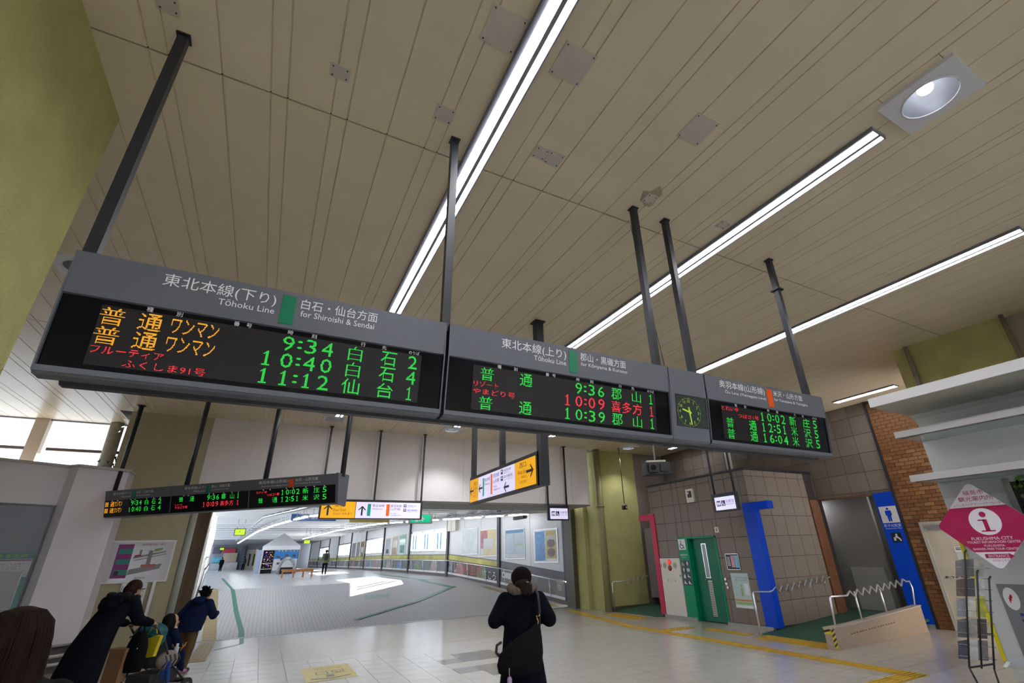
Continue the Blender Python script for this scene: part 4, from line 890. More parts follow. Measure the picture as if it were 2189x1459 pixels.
M_hy = mat('yellow tape', (.62,.50,.01), .5)
for (pp, kk) in ((PL((9.18,6.12,0),(0,-1,0),(0,0,1)), 0), (PL((9.18,5.99,0),(1,0,0),(0,0,1)), 1)):
    tp = L.part('hazard_tape', pp.rect(MB(), .0 if kk else 0,.02,.10 if kk else .13,.33,0,.003) if kk else pp.rect(MB(), 0,.24,.13,.345,0,.003), M_hy); mb = MB()
    for k in range(4 if kk else 1):
        b0 = .04+.075*k if kk else .26; pp.poly(mb, [(.0,b0),(.10 if kk else .13,b0+.035),(.10 if kk else .13,b0+.07),(.0,b0+.035)], .003,.005)
    L.part('black_stripes', mb, M_iconk, tp)
mb = MB(); pw = PL((9.18,5.99,0),(1,0,0),(0,0,1))
for k in range(16): 
    u = .55+.10*k+random.uniform(-.02,.02); pw.poly(mb, [(u,.19+.004*k),(u+.07,.193+.004*k),(u+.065,.205+.004*k),(u+.01,.207+.004*k)], 0,.0015)
L.part('scuff_marks', mb, mat('dark scuff', (.09,.06,.04), .7))
def zigzag(a, b, n, amp):
    a, b = Vector(a), Vector(b); out = [a]
    for k in range(1, 2*n): p = a.lerp(b, k/(2*n)); out.append(p+Vector((0,0,amp if k % 2 else -amp)))
    out.append(b); return out
t = root('handrail', (10.8,6.06,.35), 'zigzag steel handrail on the ramp parapet', 'handrail', 'zigzag handrails'); L = Loc(t)
L.part('zigzag_bar', MB().tube([(9.45,6.055,.35),(9.50,6.055,.78),(9.53,6.055,.81)]+[(9.95,6.055,.80)]+zigzag((10.05,6.055,.80),(12.30,6.055,.93),9,.058)+[(12.42,6.055,.93),(12.46,6.055,.80),(12.34,6.055,.48)], .018, 8), M_chrome)
for x, z in ((10.32,.365),(11.22,.41)): L.part('post', MB().tube([(x,6.055,z),(x,6.055,.86)], .016, 8), M_chrome)
t = root('handrail', (10.5,7.8,0), 'zigzag steel handrail along the toilet block side wall', 'handrail', 'zigzag handrails'); L = Loc(t)
L.part('zigzag_bar', MB().tube([(9.44,7.70,0),(9.44,7.70,.77),(9.48,7.72,.81),(9.80,7.78,.80),(10.10,7.78,.78)]+zigzag((10.22,7.80,.80),(12.30,7.80,.95),9,.058)+[(12.45,7.80,.97),(12.50,7.86,.97)], .018, 8), M_chrome)
for x, z in ((10.25,.79),(10.9,.83),(11.6,.88),(12.2,.92)): L.part('wall_bracket', MB().tube([(x,7.80,z-.03),(x,7.80,z-.08),(x,7.905,z-.08)], .011, 8), M_chrome)
t = root('handrail', (10.2,13.3,0), 'zigzag steel handrail before the far olive pillar', 'handrail', 'zigzag handrails'); L = Loc(t)
L.part('zigzag_bar', MB().tube([(10.0,13.40,0),(9.97,13.38,.78),(10.02,13.38,.82),(10.50,13.38,.82)]+zigzag((10.56,13.38,.80),(11.40,13.38,.93),4,.06)+[(11.48,13.38,.95)], .018, 8), M_chrome)
for x, z in ((10.6,.80),(11.2,.90)): L.part('wall_bracket', MB().tube([(x,13.38,z-.03),(x,13.38,z-.08),(x,13.5,z-.08)], .011, 8), M_chrome)
obj('grab_rail', MB().tube([(11.3,11.60,.97),(10.4,11.60,.97)], .02, 8).tube([(11.3,11.60,.97),(11.3,11.46,.97)], .015, 8).tube([(10.45,11.60,.97),(10.45,11.46,.97)], .015, 8), M_chrome, label='straight steel grab rail inside the red portal', cat='handrail')

# ================================================================== information office on the right
M_offw = mat('white office fascia', (.80,.79,.80), .45); M_offs = mat('cream office soffit', (.55,.54,.48), .5); M_offg = mat('pale grey office wall', (.52,.53,.56), .42)
M_ofg2 = mat('grey aluminium fascia', (.50,.49,.50), .4)
of = obj('wall_office', MB().prism([(10.0,3.95,0),(10.0,3.95,2.62),(10.0,3.95,3.4),(10.10,3.95,3.60),(10.02,3.95,3.72),(9.85,3.95,3.778),(10.3,3.95,3.80),(11.0,3.95,3.80),(11.0,3.95,0)], (0,-10.9,0)), M_offw, label='white fronted information office under its canopy', kind='structure')
t = root('canopy', (9.3,0,3.78), 'white slab canopy with slanted soffit above the information office', 'canopy'); L = Loc(t)
L.part('slab', MB().box(8.63,-6.9,3.784,11.0,3.95,3.935), M_offw); L.part('soffit', MB().prism([(8.66,3.945,3.784),(9.85,3.945,3.770),(9.85,3.945,3.784)], (0,-10.8,0)), M_offs)
for k, (z0, z1, x0, nm) in enumerate(((3.302,3.406,9.11,'upper grey fascia shelf of the information office'),(2.592,2.694,9.12,'lower grey fascia shelf of the information office'))):
    t = root('fascia_shelf', (9.5,0,z0), nm, 'fascia', 'grey fascia shelves'); L = Loc(t)
    L.part('front', MB().box(x0,-6.9,z0,x0+.05,3.95,z1), M_ofg2); L.part('glass_shelf', MB().box(x0+.05,-6.9,z0+.01,10.0,3.94,z0+.03), mat('pale green glass shelf', (.50,.60,.58), .1))
    L.part('lamp_rail', MB().box(x0+.06,-6.9,z0-.012,x0+.10,3.9,z0+.01), M_steel)
lw = obj('wall_office_lower', MB().box(9.975,-6.9,0,10.0,3.94,2.59), M_offg, label='pale grey lower wall of the information office', kind='structure')
obj('upper_band', MB().box(9.968,-6.9,2.35,9.976,3.93,2.59), mat('paler grey band', (.42,.43,.44), .4), lw)
obj('window_3', MB().box(9.955,.4,1.2,9.98,3.02,2.50), mat('dark office glass', (.012,.016,.014), .08), label='dark office window behind the diamond sign', kind='structure')
obj('trim_9', MB().box(9.94,3.02,1.1,9.985,3.10,2.56), M_steel, label='aluminium frame of the office window', kind='structure')
t = root('office_plant', (9.93,2.6,2.2), 'green foliage print in the office window', 'decoration'); L = Loc(t); mb = MB()
for k in range(24):
    y = 2.86+random.uniform(-.1,.12); z = 2.05+random.random()*.5; mb.prism([(9.953,y,z),(9.953,y+.03,z+.03),(9.953,y,z+.07),(9.953,y-.03,z+.03)], (-.004,0,0))
L.part('leaves', mb, mat('leaf green', (.06,.16,.02), .5))
obj('yellow_edge_strip', MB().box(9.955,3.90,.05,9.975,3.945,1.70), mat('yellow edge', (.62,.55,.0), .45), label='yellow strip down the edge of the office wall', cat='strip')
obj('floor_wedge', MB().prism([(9.80,3.86,0),(9.96,3.86,0),(9.96,3.86,.05)], (0,.05,0)), M_print, label='small white wedge on the floor at the office corner', cat='wedge')
# banner on the wall
pn_ = PL((9.97,3.95,0),(0,-1,0),(0,0,1)); t = root('wall_banner', (9.97,3.5,.1), 'grey banner with white oval at the lower right', 'banner'); L = Loc(t)
b_ = L.part('sheet', pn_.rect(MB(), .27,.0,.62,1.08,0,.006), mat('mid grey banner', (.17,.175,.185), .5)); L.part('white_oval', pn_.disc(MB(), .39,.885,.088,.15,.006,.008), M_print, b_)
mb = MB(); [pn_.rect(mb, .36+.012*k,.83+.03*k,.375+.016*k,.90+.02*k,.008,.009) for k in range(3)]; L.part('red_print', mb, M_red, b_); mb = MB(); [pn_.rect(mb, .42,.66-.075*k,.58,.70-.075*k,.006,.008) for k in range(6)]; L.part('blue_print', mb, mat('navy print', (.03,.04,.20), .5), b_)
# diamond sign
M_pink = mat('cherry pink print', (.42,.012,.09), .35); M_dw = mat('glossy white sign', (.86,.83,.90), .35)
t = root('diamond_sign', (9.5,3.375,1.3), 'white and pink diamond information sign with large i', 'sign'); L = Loc(t)
pdm = PL((9.5,3.375,1.905),(0,-1,0),(0,0,1)); hw, hh = .59, .625
def dia(f, r=.0):
    out = []
    for (a,b),(c,d),(e,g) in (((0,1),(1,0),(-1,0)),((1,0),(0,-1),(0,1)),((0,-1),(-1,0),(1,0)),((-1,0),(0,1),(0,-1))):
        out += [(a*.93+e*.07, b*.93+g*.07) if False else None]
    P = [(0,1),(1,0),(0,-1),(-1,0)]; res = []
    for i in range(4):
        p, q, n = Vector((*P[i],0)), Vector((*P[i-1],0)), Vector((*P[(i+1)%4],0))
        for s in (0,.25,.5,.75,1):
            a = p.lerp(q, .10); b = p.lerp(n, .10); k = a.lerp(p, s).lerp(p.lerp(b, s), s); res.append((k.x*hw*f, k.y*hh*f))
    return res
bd = L.part('board', pdm.poly(MB(), dia(1), -.02, 0), M_dw)
x_at = lambda v: hw*(1-abs(v)/hh)
vt, vb = .258, -.373
L.part('pink_band', pdm.poly(MB(), [(-x_at(vt),vt),(x_at(vt),vt),(hw*.955,.03),(hw*.965,0),(hw*.955,-.03),(x_at(vb),vb),(-x_at(vb),vb),(-hw*.955,-.03),(-hw*.965,0),(-hw*.955,.03)], 0, .002), M_pink, bd)
ci = L.part('white_disc', pdm.disc(MB(), .03,.045,.19,.19,.002,.004), M_dw, bd)
mb = MB(); pdm.disc(mb, .03,.145,.04,.04,.004,.006); pdm.rect(mb, .005,-.085,.058,.075,.004,.006); pdm.rect(mb, -.05,.058,.03,.075,.004,.006); pdm.rect(mb, -.05,-.095,.115,-.078,.004,.006); L.part('letter_i', mb, M_pink, ci)
for s, y0, z0, y1, z1, m in (('福島市',3.485,2.338,3.225,2.404,M_pink),('観光案内所',3.567,2.248,3.136,2.318,M_pink),('ふくしまバリアフリーツアーセンター',3.66,2.182,3.039,2.218,M_pink),('FUKUSHIMA CITY',3.586,1.694,3.102,1.738,M_dw),('TOURIST INFORMATION CENTER',3.657,1.65,3.032,1.683,M_dw),('FUKUSHIMA',3.463,1.603,3.225,1.632,M_dw),('BARRIER-FREE TOUR CENTER',3.61,1.558,3.077,1.588,M_dw),('入口はこちら',3.439,1.405,3.241,1.436,M_pink)):
    text('lettering', s, pdm, 3.375-y0, z0-1.905, 3.375-y1, z1-1.905, m, L, bd, .003)
ar = L.part('arrow_plate', pdm.poly(MB(), [(-.125,-.455),(.155,-.455),(.155,-.468),(.208,-.425),(.155,-.388),(.155,-.40),(-.125,-.40)], 0, .002), M_pink, bd); text('lettering', 'ENTRANCE', pdm, -.085,-.445,.15,-.41, M_dw, L, bd, .003)
for v in (.3,-.3): L.part('standoff', MB().tube([(9.52,3.375,1.905+v),(9.975,3.375,1.905+v)], .012, 8), M_steel)
# brochure rack
t = root('brochure_rack', (8.4,3.55,0), 'black tubular brochure rack filled with leaflets', 'rack'); L = Loc(t)
def rk(s, w, z, back=0): # s along width 0..1 (left to right), z height
    f = (z-.2)/1.35; return Vector((8.30+.45*f+.10*s+back, 3.67-.23*f-.22*s+w, z))
for s, zt in ((0,1.55),(.5,1.30),(1,1.22)):
    L.part('upright', MB().tube([rk(s,0,.2), rk(s,0,zt), rk(s,.0,zt+.02,.05)], .011, 8), M_blackrub)
for s, dx in ((0,-.05),(1,.03)): L.part('foot', MB().tube([rk(s,0,.2), (rk(s,0,.2).x-.02, rk(s,0,.2).y+dx*.6-.02, 0)], .011, 8), M_blackrub)
L.part('cross_bar', MB().tube([rk(0,0,.2), rk(1,0,.26)], .011, 8), M_blackrub)
for k in range(9): L.part('wire_shelf', MB().tube([rk(-.3,.02,.32+.13*k), rk(1.1,.0,.30+.13*k,.02), rk(1.1,.06,.30+.13*k,.1), rk(-.3,.08,.32+.13*k,.08)], .0025, 5, closed=True), M_steel)
cols = [(.05,.06,.08),(.5,.5,.5),(.16,.14,.15),(.09,.09,.10),(.30,.28,.26),(.06,.05,.05),(.2,.22,.25),(.55,.55,.5),(.40,.40,.04),(.12,.08,.07)]
for j in range(5):
    for i in range(3):
        z0 = .28+.24*j; s0 = -.42+.42*i
        a = rk(s0,.02,z0,.04); b = rk(s0+.40,.02,z0,.04); up = rk(0,0,z0+.23)-rk(0,0,z0); nrm = (b-a).cross(up).normalized()
        c = random.choice(cols); mb = MB().prism([a, b, b+up*.95, a+up*(.85+.05*i)], nrm*.012)
        o_ = obj('brochure', mb, mat('leaflet %d%d' % (j,i), cols[(j*3+i) % 10], .4, var=.25, vscale=14), label='%s leaflet in the %s pocket row of the rack, %s column' % (('dark','pale','brown','charcoal','taupe','black','slate','cream','yellow','russet')[(j*3+i) % 10], ('lowest','second lowest','middle','second highest','top')[j], ('left','middle','right')[i]), cat='leaflet', group='leaflets in the brochure rack')
# wall above office
obj('wall_upper_right', MB().box(10.05,-7,3.9,10.2,2.25,5.0), mat('beige plaster', (.40,.34,.26), .6), label='beige wall above the canopy right of the olive pillar', kind='structure')
obj('wall_gap', MB().box(10.5,2.9,3.9,13.2,3.0,5.0), mat('beige plaster', (.40,.34,.26), .6), label='wall behind the olive pillar above the office', kind='structure')
obj('wall_end', MB().box(11.5,13.5,0,13.2,13.6,5.0), M_wt, label='dark tiled end wall past the olive pillar', kind='structure')

# ================================================================== floor markings
M_tac = mat('yellow tactile paving', (.50,.31,.025), .45, var=.06, vscale=9); M_tac2 = mat('tan tactile paving', (.37,.27,.12), .5)
def tac_mesh(w, l, m, dots=False):
    mb = MB().box(0,0,0,w,l,.004)
    if dots:
        for i in range(5):
            for j in range(5): mb.box(w*(i+.3)/5, l*(j+.3)/5, .004, w*(i+.7)/5, l*(j+.7)/5, .009)
    else:
        for i in range(4): mb.box(w*(i+.3)/4, .012, .004, w*(i+.7)/4, l-.012, .009)
    me = mb.mesh('tactile_tile'); me.materials.append(m); return me
TB, TD = tac_mesh(.268,.298,M_tac), tac_mesh(.268,.298,M_tac,True)
def tac_run(a, b, me, parent=floor, w=.27, step=.30):
    a, b = Vector((*a,0)), Vector((*b,0)); d = (b-a); n = max(1, round(d.length/step)); ang = math.atan2(d.y, d.x)-math.pi/2
    for k in range(n):
        p = a+d*(k/n); o = obj('tactile_tile', me, None, parent, loc=(p.x, p.y, zf(p.y)+.0005), rz=ang)
        if p.y > 15.45: o.rotation_euler = (math.atan((zf(p.y+.3)-zf(p.y))/.3), 0, ang)
tac_run((8.21,4.55),(8.22,10.8), TB); tac_run((8.24,10.82),(9.03,14.8), TB); tac_run((8.48,4.27),(7.2,4.27), TB)
tac_run((8.21,4.26),(8.21,4.5), TD)
def pad(x0, y0, nx, ny, rz=0):
    for i in range(nx):
        for j in range(ny): obj('tactile_tile', TD, None, floor, loc=(x0+.27*i*math.cos(rz)-.30*j*math.sin(rz), y0+.27*i*math.sin(rz)+.30*j*math.cos(rz), .0005), rz=rz)
pad(9.15,6.15,1,5); pad(9.42,6.2,1,5); pad(9.28,7.95,1,4); pad(8.5,9.4,3,1); pad(9.20,11.5,2,5)
TL = tac_mesh(.305,.298,M_tac2)
tac_run((-.93,12.4),(-.95,15.4), TL, w=.3); tac_run((-.95,15.5),(-1.55,23.4), TL, rmp)
mb = MB()
for a, b, w in (((-1.56,23.5),(-2.9,40),.30),): mb.prism([(a[0],a[1],zf(a[1])+.001),(a[0]+w,a[1],zf(a[1])+.001),(b[0]+w,b[1],zf(b[1])+.001),(b[0],b[1],zf(b[1])+.001)], (0,0,.004))
obj('tactile_band', mb, M_tac2, cfl)
mb = MB().prism([(9.1,15.8,.035),(9.4,15.8,.035),(8.75,20.2,.475),(8.45,20.2,.475)], (0,0,.004)).prism([(8.75,20.2,.475),(8.45,20.2,.475),(7.7,24.7,.82),(8.0,24.7,.82)], (0,0,.004)); obj('tactile_band', mb, M_tac2, rmp)
M_gt = mat('green floor tape', (.02,.19,.11), .4)
def tape(pts, w, name, label):
    mb = MB()
    for (a, b) in zip(pts[:-1], pts[1:]):
        d = (Vector((*b,0))-Vector((*a,0))).normalized(); n = Vector((-d.y,d.x,0))*w/2; z0, z1 = zf(a[1])+.003, zf(b[1])+.003
        mb.add([(a[0]-n.x,a[1]-n.y,z0),(a[0]+n.x,a[1]+n.y,z0),(b[0]+n.x,b[1]+n.y,z1),(b[0]-n.x,b[1]-n.y,z1)], [(0,3,2,1)])
    obj(name, mb, M_gt, label=label, cat='floor tape')
tape([(-.07,14.35),(-.10,15.4)], .09, 'floor_tape', 'short green tape at the foot of the ramp'); tape([(-.11,15.5),(-.14,16.2),(-.41,18.9),(-.78,23.45)], .13, 'floor_tape', 'green tape line along the left side of the ramp')
tape([(-.80,23.5),(-1.8,35)], .12, 'floor_tape', 'green tape line along the left of the far corridor'); tape([(-.95,13.4),(-.07,14.33)], .035, 'floor_tape', 'thin green tape slanting to the tan tactile strip')
tape([(2.72,16.45),(5.1,18.5),(7.35,21.1)], .36, 'floor_tape', 'broad green tape arrow crossing the ramp'); tape([(7.38,20.8),(6.7,22.8),(6.6,23.45)], .34, 'floor_tape', 'green tape returning along the poster wall')
tape([(6.6,23.52),(6.2,32)], .2, 'floor_tape', 'green tape along the far poster wall')
obj('floor_tape', MB().add([(3.55,19.6,zf(19.6)+.003),(4.45,19.65,zf(19.65)+.003),(4.55,20.3,zf(20.3)+.003),(3.6,20.35,zf(20.35)+.003)], [(0,1,2,3)]), mat('blue green floor mark', (.10,.27,.29), .35), label='blue green rectangle marked on the ramp', cat='floor mark')
t = root('floor_sign', (1.3,9.85,0), 'yellow west exit sign stuck on the floor', 'floor sign'); L = Loc(t)
M_fy = mat('yellow floor vinyl', (.55,.44,.09), .3, var=.05, vscale=12)
b_ = L.part('vinyl', MB().box(.922,9.24,.0005,1.693,10.40,.003), M_fy); pfs = PL((1.31,9.82,.003),(-1,0,0),(0,-1,0)); M_fi = mat('grey floor print', (.14,.15,.15), .4)
text('lettering', '西口', pfs, -.26,-.12,.20,.14, M_fi, L, b_, .0015); text('lettering', 'West Exit', pfs, -.26,-.42,.24,-.26, mat('faded floor print', (.38,.32,.12), .4), L, b_, .0015)
mb = MB(); pfs.rect(mb, -.06,.18,.06,.36,0,.001); pfs.poly(mb, [(-.30,.36),(-.30,.42),(0,.52),(.30,.42),(.30,.36),(0,.44)], 0,.001); L.part('arrow', mb, M_fi, b_)
# station map on the pillar
pmap = PL((-2.848,13.5,0),(1,0,0),(0,0,1)); t = root('station_map', (-2.28,13.47,1.41), 'white framed station map with purple list on the grey green pillar', 'map'); L = Loc(t)
fr = L.part('frame', pmap.rect(MB(), 0,1.405,1.137,2.222,0,.035), M_lampw); b_ = L.part('sheet', pmap.rect(MB(), .03,1.435,1.107,2.192,.035,.038), mat('laminated white sheet', (.60,.58,.62), .15))
M_pur = mat('purple print', (.22,.02,.17), .4); M_teal = mat('teal print', (.03,.22,.18), .4); M_gr = mat('grey print', (.25,.25,.27), .4)
L.part('purple_column', pmap.rect(MB(), .16,1.50,.42,2.15,.038,.040), M_pur, b_)
for k in range(3): L.part('photo_strip', pmap.rect(MB(), .19,1.56+.20*k,.42,1.66+.20*k,.040,.0415), M_teal, b_); 
L.part('dark_photos', pmap.rect(MB(), .20,1.55,.28,1.64,.0415,.0425), M_iconk, b_)
mb = MB(); pmap.poly(mb, [(.42,1.55),(.95,1.66),(.98,1.76),(.44,1.66)], .038,.040); pmap.poly(mb, [(.46,1.86),(1.0,1.98),(1.0,2.01),(.46,1.90)], .038,.040); pmap.poly(mb, [(.48,1.82),(1.02,1.94),(1.02,1.955),(.48,1.84)], .038,.040); pmap.rect(mb, .70,1.70,.77,2.02,.040,.041); pmap.rect(mb, .54,1.95,.58,2.04,.038,.041); L.part('platform_shapes', mb, M_gr, b_)
L.part('red_label', pmap.rect(MB(), .62,1.70,.87,1.75,.041,.043), mat('red outline print', (.5,.12,.12), .4), b_); L.part('green_area', pmap.poly(MB(), [(.78,1.99),(.92,2.02),(.93,2.07),(.80,2.05)], .038,.040), mat('lime print', (.25,.42,.08), .4), b_); L.part('red_area', pmap.poly(MB(), [(.47,1.90),(.58,1.92),(.58,1.95),(.47,1.93)], .040,.041), M_red, b_)
text('lettering', '福島駅構内図のご案内', pmap, .55,2.12,.95,2.16, M_pur, L, b_, .039); text('lettering', '福島駅構内図', pmap, .57,1.475,.75,1.51, M_iconk, L, b_, .039)
t = root('leaflet_stand', (-2.2,13.3,0), 'pale wall rack below the station map', 'rack'); L = Loc(t)
L.part('backing', MB().box(-2.45,13.44,.9,-2.02,13.49,1.40), M_lampw)
for k in range(4): L.part('pocket', MB().box(-2.43+.09*k,13.40,1.0,-2.41+.09*k,13.44,1.36), M_trimw)
L.part('side_bar', MB().box(-1.93,13.42,.7,-1.88,13.48,1.42), M_lampw)
# ================================================================== corridor
M_cw = mat('white corridor panel', (.74,.75,.76), .4); M_post = mat('charcoal corridor post', (.03,.032,.042), .4); M_cjoint = mat('grey panel joint', (.30,.31,.33), .5)
M_cbase = mat('brown grey skirting', (.11,.085,.08), .5); M_paper = mat('white paper', (.62,.62,.62), .35)
M_pane = mat('window glass', (.9,.95,1), .02, alpha=.06)
mural_cols = [((.20,.19,.20),(.42,.38,.08)),((.035,.03,.032),(.50,.44,.06)),((.13,.14,.15),(.42,.38,.07)),((.10,.12,.10),(.45,.42,.08))]
cwall = obj('wall_corridor_right', MB().box(10.2,15.5,-.2,10.3,15.6,-.1), M_cw, label='right corridor wall of white panels, posters, windows and mural', kind='structure')
def seg(i):
    a, b = WR[i+1], WR[i]      # from far to near: viewer's right is near
    A, B = Vector((*a,0)), Vector((*b,0)); U = (B-A).normalized(); return A, U, (B-A).length
posters = {0: [(.47,1.57,1.87,2.69,'blue'),(2.56,1.42,3.98,2.57,'bluey')], 1: [(1.47,1.80,2.80,2.92,'blank'),(3.04,1.70,4.40,2.80,'redy')], 3: [(.5,1.95,1.6,3.0,'grey'),(2.2,1.9,3.4,3.1,'orange'),(3.8,1.9,5.2,3.1,'greenp')], 5: [(.6,1.95,2.2,3.1,'grey'),(2.8,1.95,4.0,3.1,'grey'),(4.5,1.95,5.8,3.1,'redy')]}
M_win_blue = mat('blue frosted stripe', (.10,.36,.62), .4)
for i in range(len(WR)-1):
    A, U, ln = seg(i); za, zb = zf(WR[i+1][1]), zf(WR[i][1]); sl = (zb-za)/ln
    ta, tb = zc(WR[i+1][1])+.13, zc(WR[i][1])+.13; st = (tb-ta)/ln
    N = U.cross(Vector((0,0,1)))    # toward the corridor
    if N.x > 0: N = -N
    def Q(u, h, w, A=A, U=U, N=N, za=za, sl=sl): p = A + U*u + N*w; return Vector((p.x, p.y, za+sl*u+h))
    def T_(u, w, A=A, U=U, N=N, ta=ta, st=st): p = A + U*u + N*w; return Vector((p.x, p.y, ta+st*u))
    def strip_(u0, u1, h0, h1, w0, w1): 
        return MB().prism([Q(u0,h0,w0),Q(u1,h0,w0),Q(u1,h1,w0),Q(u0,h1,w0)], N*(w1-w0))
    win = i in (2,4,6,8)
    hm = 1.0 if i < 2 else .98      # top of mural
    n = 2 if i == 0 else 3
    obj('skirting', strip_(0,ln,0,.13,-.10,.03), M_cbase, cwall); obj('lower_rail', strip_(0,ln,.13,.22,-.10,.012), M_cw, cwall)
    c1, c2 = mural_cols[i % 4]
    obj('mural', strip_(.1,ln-.05,.22,hm-.22,-.08,.01), mat('mural dark %d' % (i % 4), c1, .3, var=.35, vscale=2.2), cwall)
    obj('mural_top', strip_(.1,ln-.05,hm-.22,hm,-.08,.01), mat('mural yellow %d' % (i % 4) if i else 'mural dusk', c2 if i else (.09,.085,.10), .3, var=.3, vscale=1.5), cwall)
    obj('dado_bead', strip_(0,ln,hm,hm+.025,-.1,.02), M_post, cwall)
    if i > 0:
        for k in range(2):
            cu = ln*(.28+.42*k); mb = MB(); pts = [(cu+.8*ln/9*math.cos(a), .22+.5*abs(math.sin(a))) for a in [math.pi*q/8 for q in range(9)]]
            mb.prism([Q(u,h,.011) for u,h in pts], N*.003); obj('mural_blob', mb, mat('mural blob %d%d' % (i % 4, k), [(.10,.17,.38),(.30,.13,.13),(.16,.22,.14),(.32,.27,.26)][(i+k) % 4], .35, var=.4, vscale=4), cwall)
    # upper white panels or windows
    for k in range(n):
        u0, u1 = .08+(ln-.12)*k/n+.012, .08+(ln-.12)*(k+1)/n-.012
        if not win:
            obj('panel', MB().prism([Q(u0,hm+.025,-.02),Q(u1,hm+.025,-.02),T_(u1,-.02),T_(u0,-.02)], -N*.04), M_cw, cwall)
        else:
            h0, h1 = hm+.17, hm+1.30
            obj('panel', strip_(u0,u1,hm+.025,h0,-.06,-.02), M_cw, cwall)
            obj('panel', MB().prism([Q(u0,h1,-.02),Q(u1,h1,-.02),T_(u1,-.02),T_(u0,-.02)], -N*.04), M_cw, cwall)
            w = obj('window_%d' % (10+i*3+k), strip_(u0,u1,h0,h1,-.05,-.045), M_pane, label='%s pane of corridor window bay number %d from the near end' % (('far','middle','near')[k], i//2), kind='structure')
            obj('window_rail', strip_(u0,u1,h0,h0+.04,-.06,-.01), M_steel, w); obj('window_rail', strip_(u0,u1,h1-.10,h1,-.06,-.01), M_steel, w); obj('window_stile', strip_(u0,u0+.05,h0,h1,-.06,-.01), M_steel, w)
            if i == 2:
                for f in (.18,.40): obj('blue_stripe', strip_(u0+(u1-u0)*f,u0+(u1-u0)*(f+.09),h0+.12,h1-.2,-.044,-.042), M_win_blue, w)
            elif i == 4: obj('blue_stripe', strip_(u0+(u1-u0)*.3,u0+(u1-u0)*.36,h0+.12,h1-.2,-.044,-.042), M_win_blue, w)
        obj('panel_joint', MB().prism([Q(u0-.024,hm+.025,-.03),Q(u0,hm+.025,-.03),T_(u0,-.03),T_(u0-.024,-.03)], -N*.02), M_cjoint, cwall)
    if i == 0: obj('end_stile', MB().prism([Q(ln-.16,.1,-.02),Q(ln,.1,-.02),T_(ln,-.02),T_(ln-.16,-.02)], N*.05), M_post, cwall)
    # post at the far end, handrail
    obj('post', MB().prism([Q(-.09,0,-.10),Q(.09,0,-.10),T_(.09,-.10),T_(-.09,-.10)], N*.17), M_post, cwall)
    hr = obj('handrail', MB().tube([Q(0,hm-.26,.10),Q(ln,hm-.26,.10)], .022, 8), M_chrome, cwall)
    for k in range(3): obj('rail_post', MB().tube([Q(ln*(k+.35)/3,.16,.03),Q(ln*(k+.35)/3,hm-.26,.10)], .012, 6), M_chrome, cwall)
    # posters
    for (u0, z0, u1, z1, kind) in posters.get(i, []):
        plp = PL(A - U.cross(Vector((0,0,1)))*0 + N*.0, U, Vector((0,0,1)))
        um = (u0+u1)/2; c = plp(um, z0, .02)
        nm = {'blue':'blue two column timetable poster on the corridor wall','bluey':'blue and yellow poster with round photos nearest the corridor mouth','blank':'empty clear poster holder on the corridor wall','redy':'red and yellow poster, %s' % ('nearer' if i == 1 else 'far down the corridor'),'grey':'grey poster with dark photos beside the orange poster' if i == 3 else 'tiny grey poster in the furthest poster bay, %s of the two' % ('farther' if u0 < 2 else 'nearer'),'orange':'orange and cream poster in the far corridor','greenp':'green poster beside the first window bay'}[kind]
        t = root('wall_poster', (c.x,c.y,c.z), nm, 'poster', 'corridor wall posters'); L = Loc(t)
        bc = {'blue':(.22,.34,.45),'bluey':(.62,.62,.6),'blank':(.48,.49,.50),'redy':(.50,.36,.10),'grey':(.42,.43,.46),'orange':(.50,.40,.26),'greenp':(.16,.38,.28)}[kind]
        b_ = L.part('sheet', plp.rect(MB(), u0, z0, u1, z1, -.018, .0), mat('poster %s' % kind, bc, .12, var=.12, vscale=3, coat=.5))
        mb = MB()
        for r in ((u0-.02,z0-.02,u1+.02,z0),(u0-.02,z1,u1+.02,z1+.02),(u0-.02,z0,u0,z1),(u1,z0,u1+.02,z1)): plp.rect(mb, *r, -.018, .008)
        L.part('frame', mb, M_steel, b_); w, h = u1-u0, z1-z0
        if kind == 'blue':
            L.part('column', plp.rect(MB(), u0+w*.05, z0+h*.18, u0+w*.46, z1-h*.14, 0, .002), mat('pale blue block', (.40,.47,.52), .15), b_); L.part('column', plp.rect(MB(), u0+w*.52, z0+h*.18, u0+w*.95, z1-h*.14, 0, .002), mat('pale blue block', (.40,.47,.52), .15), b_); L.part('green_row', plp.rect(MB(), u0+w*.52, z0+h*.42, u0+w*.95, z0+h*.50, .002, .003), mat('pale green block', (.30,.44,.28), .2), b_); L.part('white_foot', plp.rect(MB(), u0+w*.04, z0+h*.03, u1-w*.04, z0+h*.14, 0, .002), M_paper, b_)
            L.part('title_band', plp.rect(MB(), u0+w*.04, z1-h*.12, u1-w*.04, z1-h*.03, 0, .002), mat('blue block', (.06,.16,.34), .15), b_)
        if kind == 'bluey':
            L.part('blue_half', plp.rect(MB(), u0+w*.03, z0+h*.04, u0+w*.47, z1-h*.05, 0, .002), mat('azure block', (.05,.22,.52), .15, var=.3, vscale=9), b_); L.part('yellow_half', plp.rect(MB(), u0+w*.50, z0+h*.10, u0+w*.95, z1-h*.05, 0, .002), mat('gold block', (.46,.34,.03), .15), b_)
            for f in (.28,.56): L.part('round_photo', plp.disc(MB(), u0+w*.73, z0+h*f, w*.17, h*.13, .002, .004), mat('brown photo', (.17,.09,.10), .3, var=.4, vscale=14), b_)
            L.part('white_band', plp.rect(MB(), u0+w*.53, z0+h*.66, u0+w*.93, z0+h*.80, .002, .004), M_paper, b_)
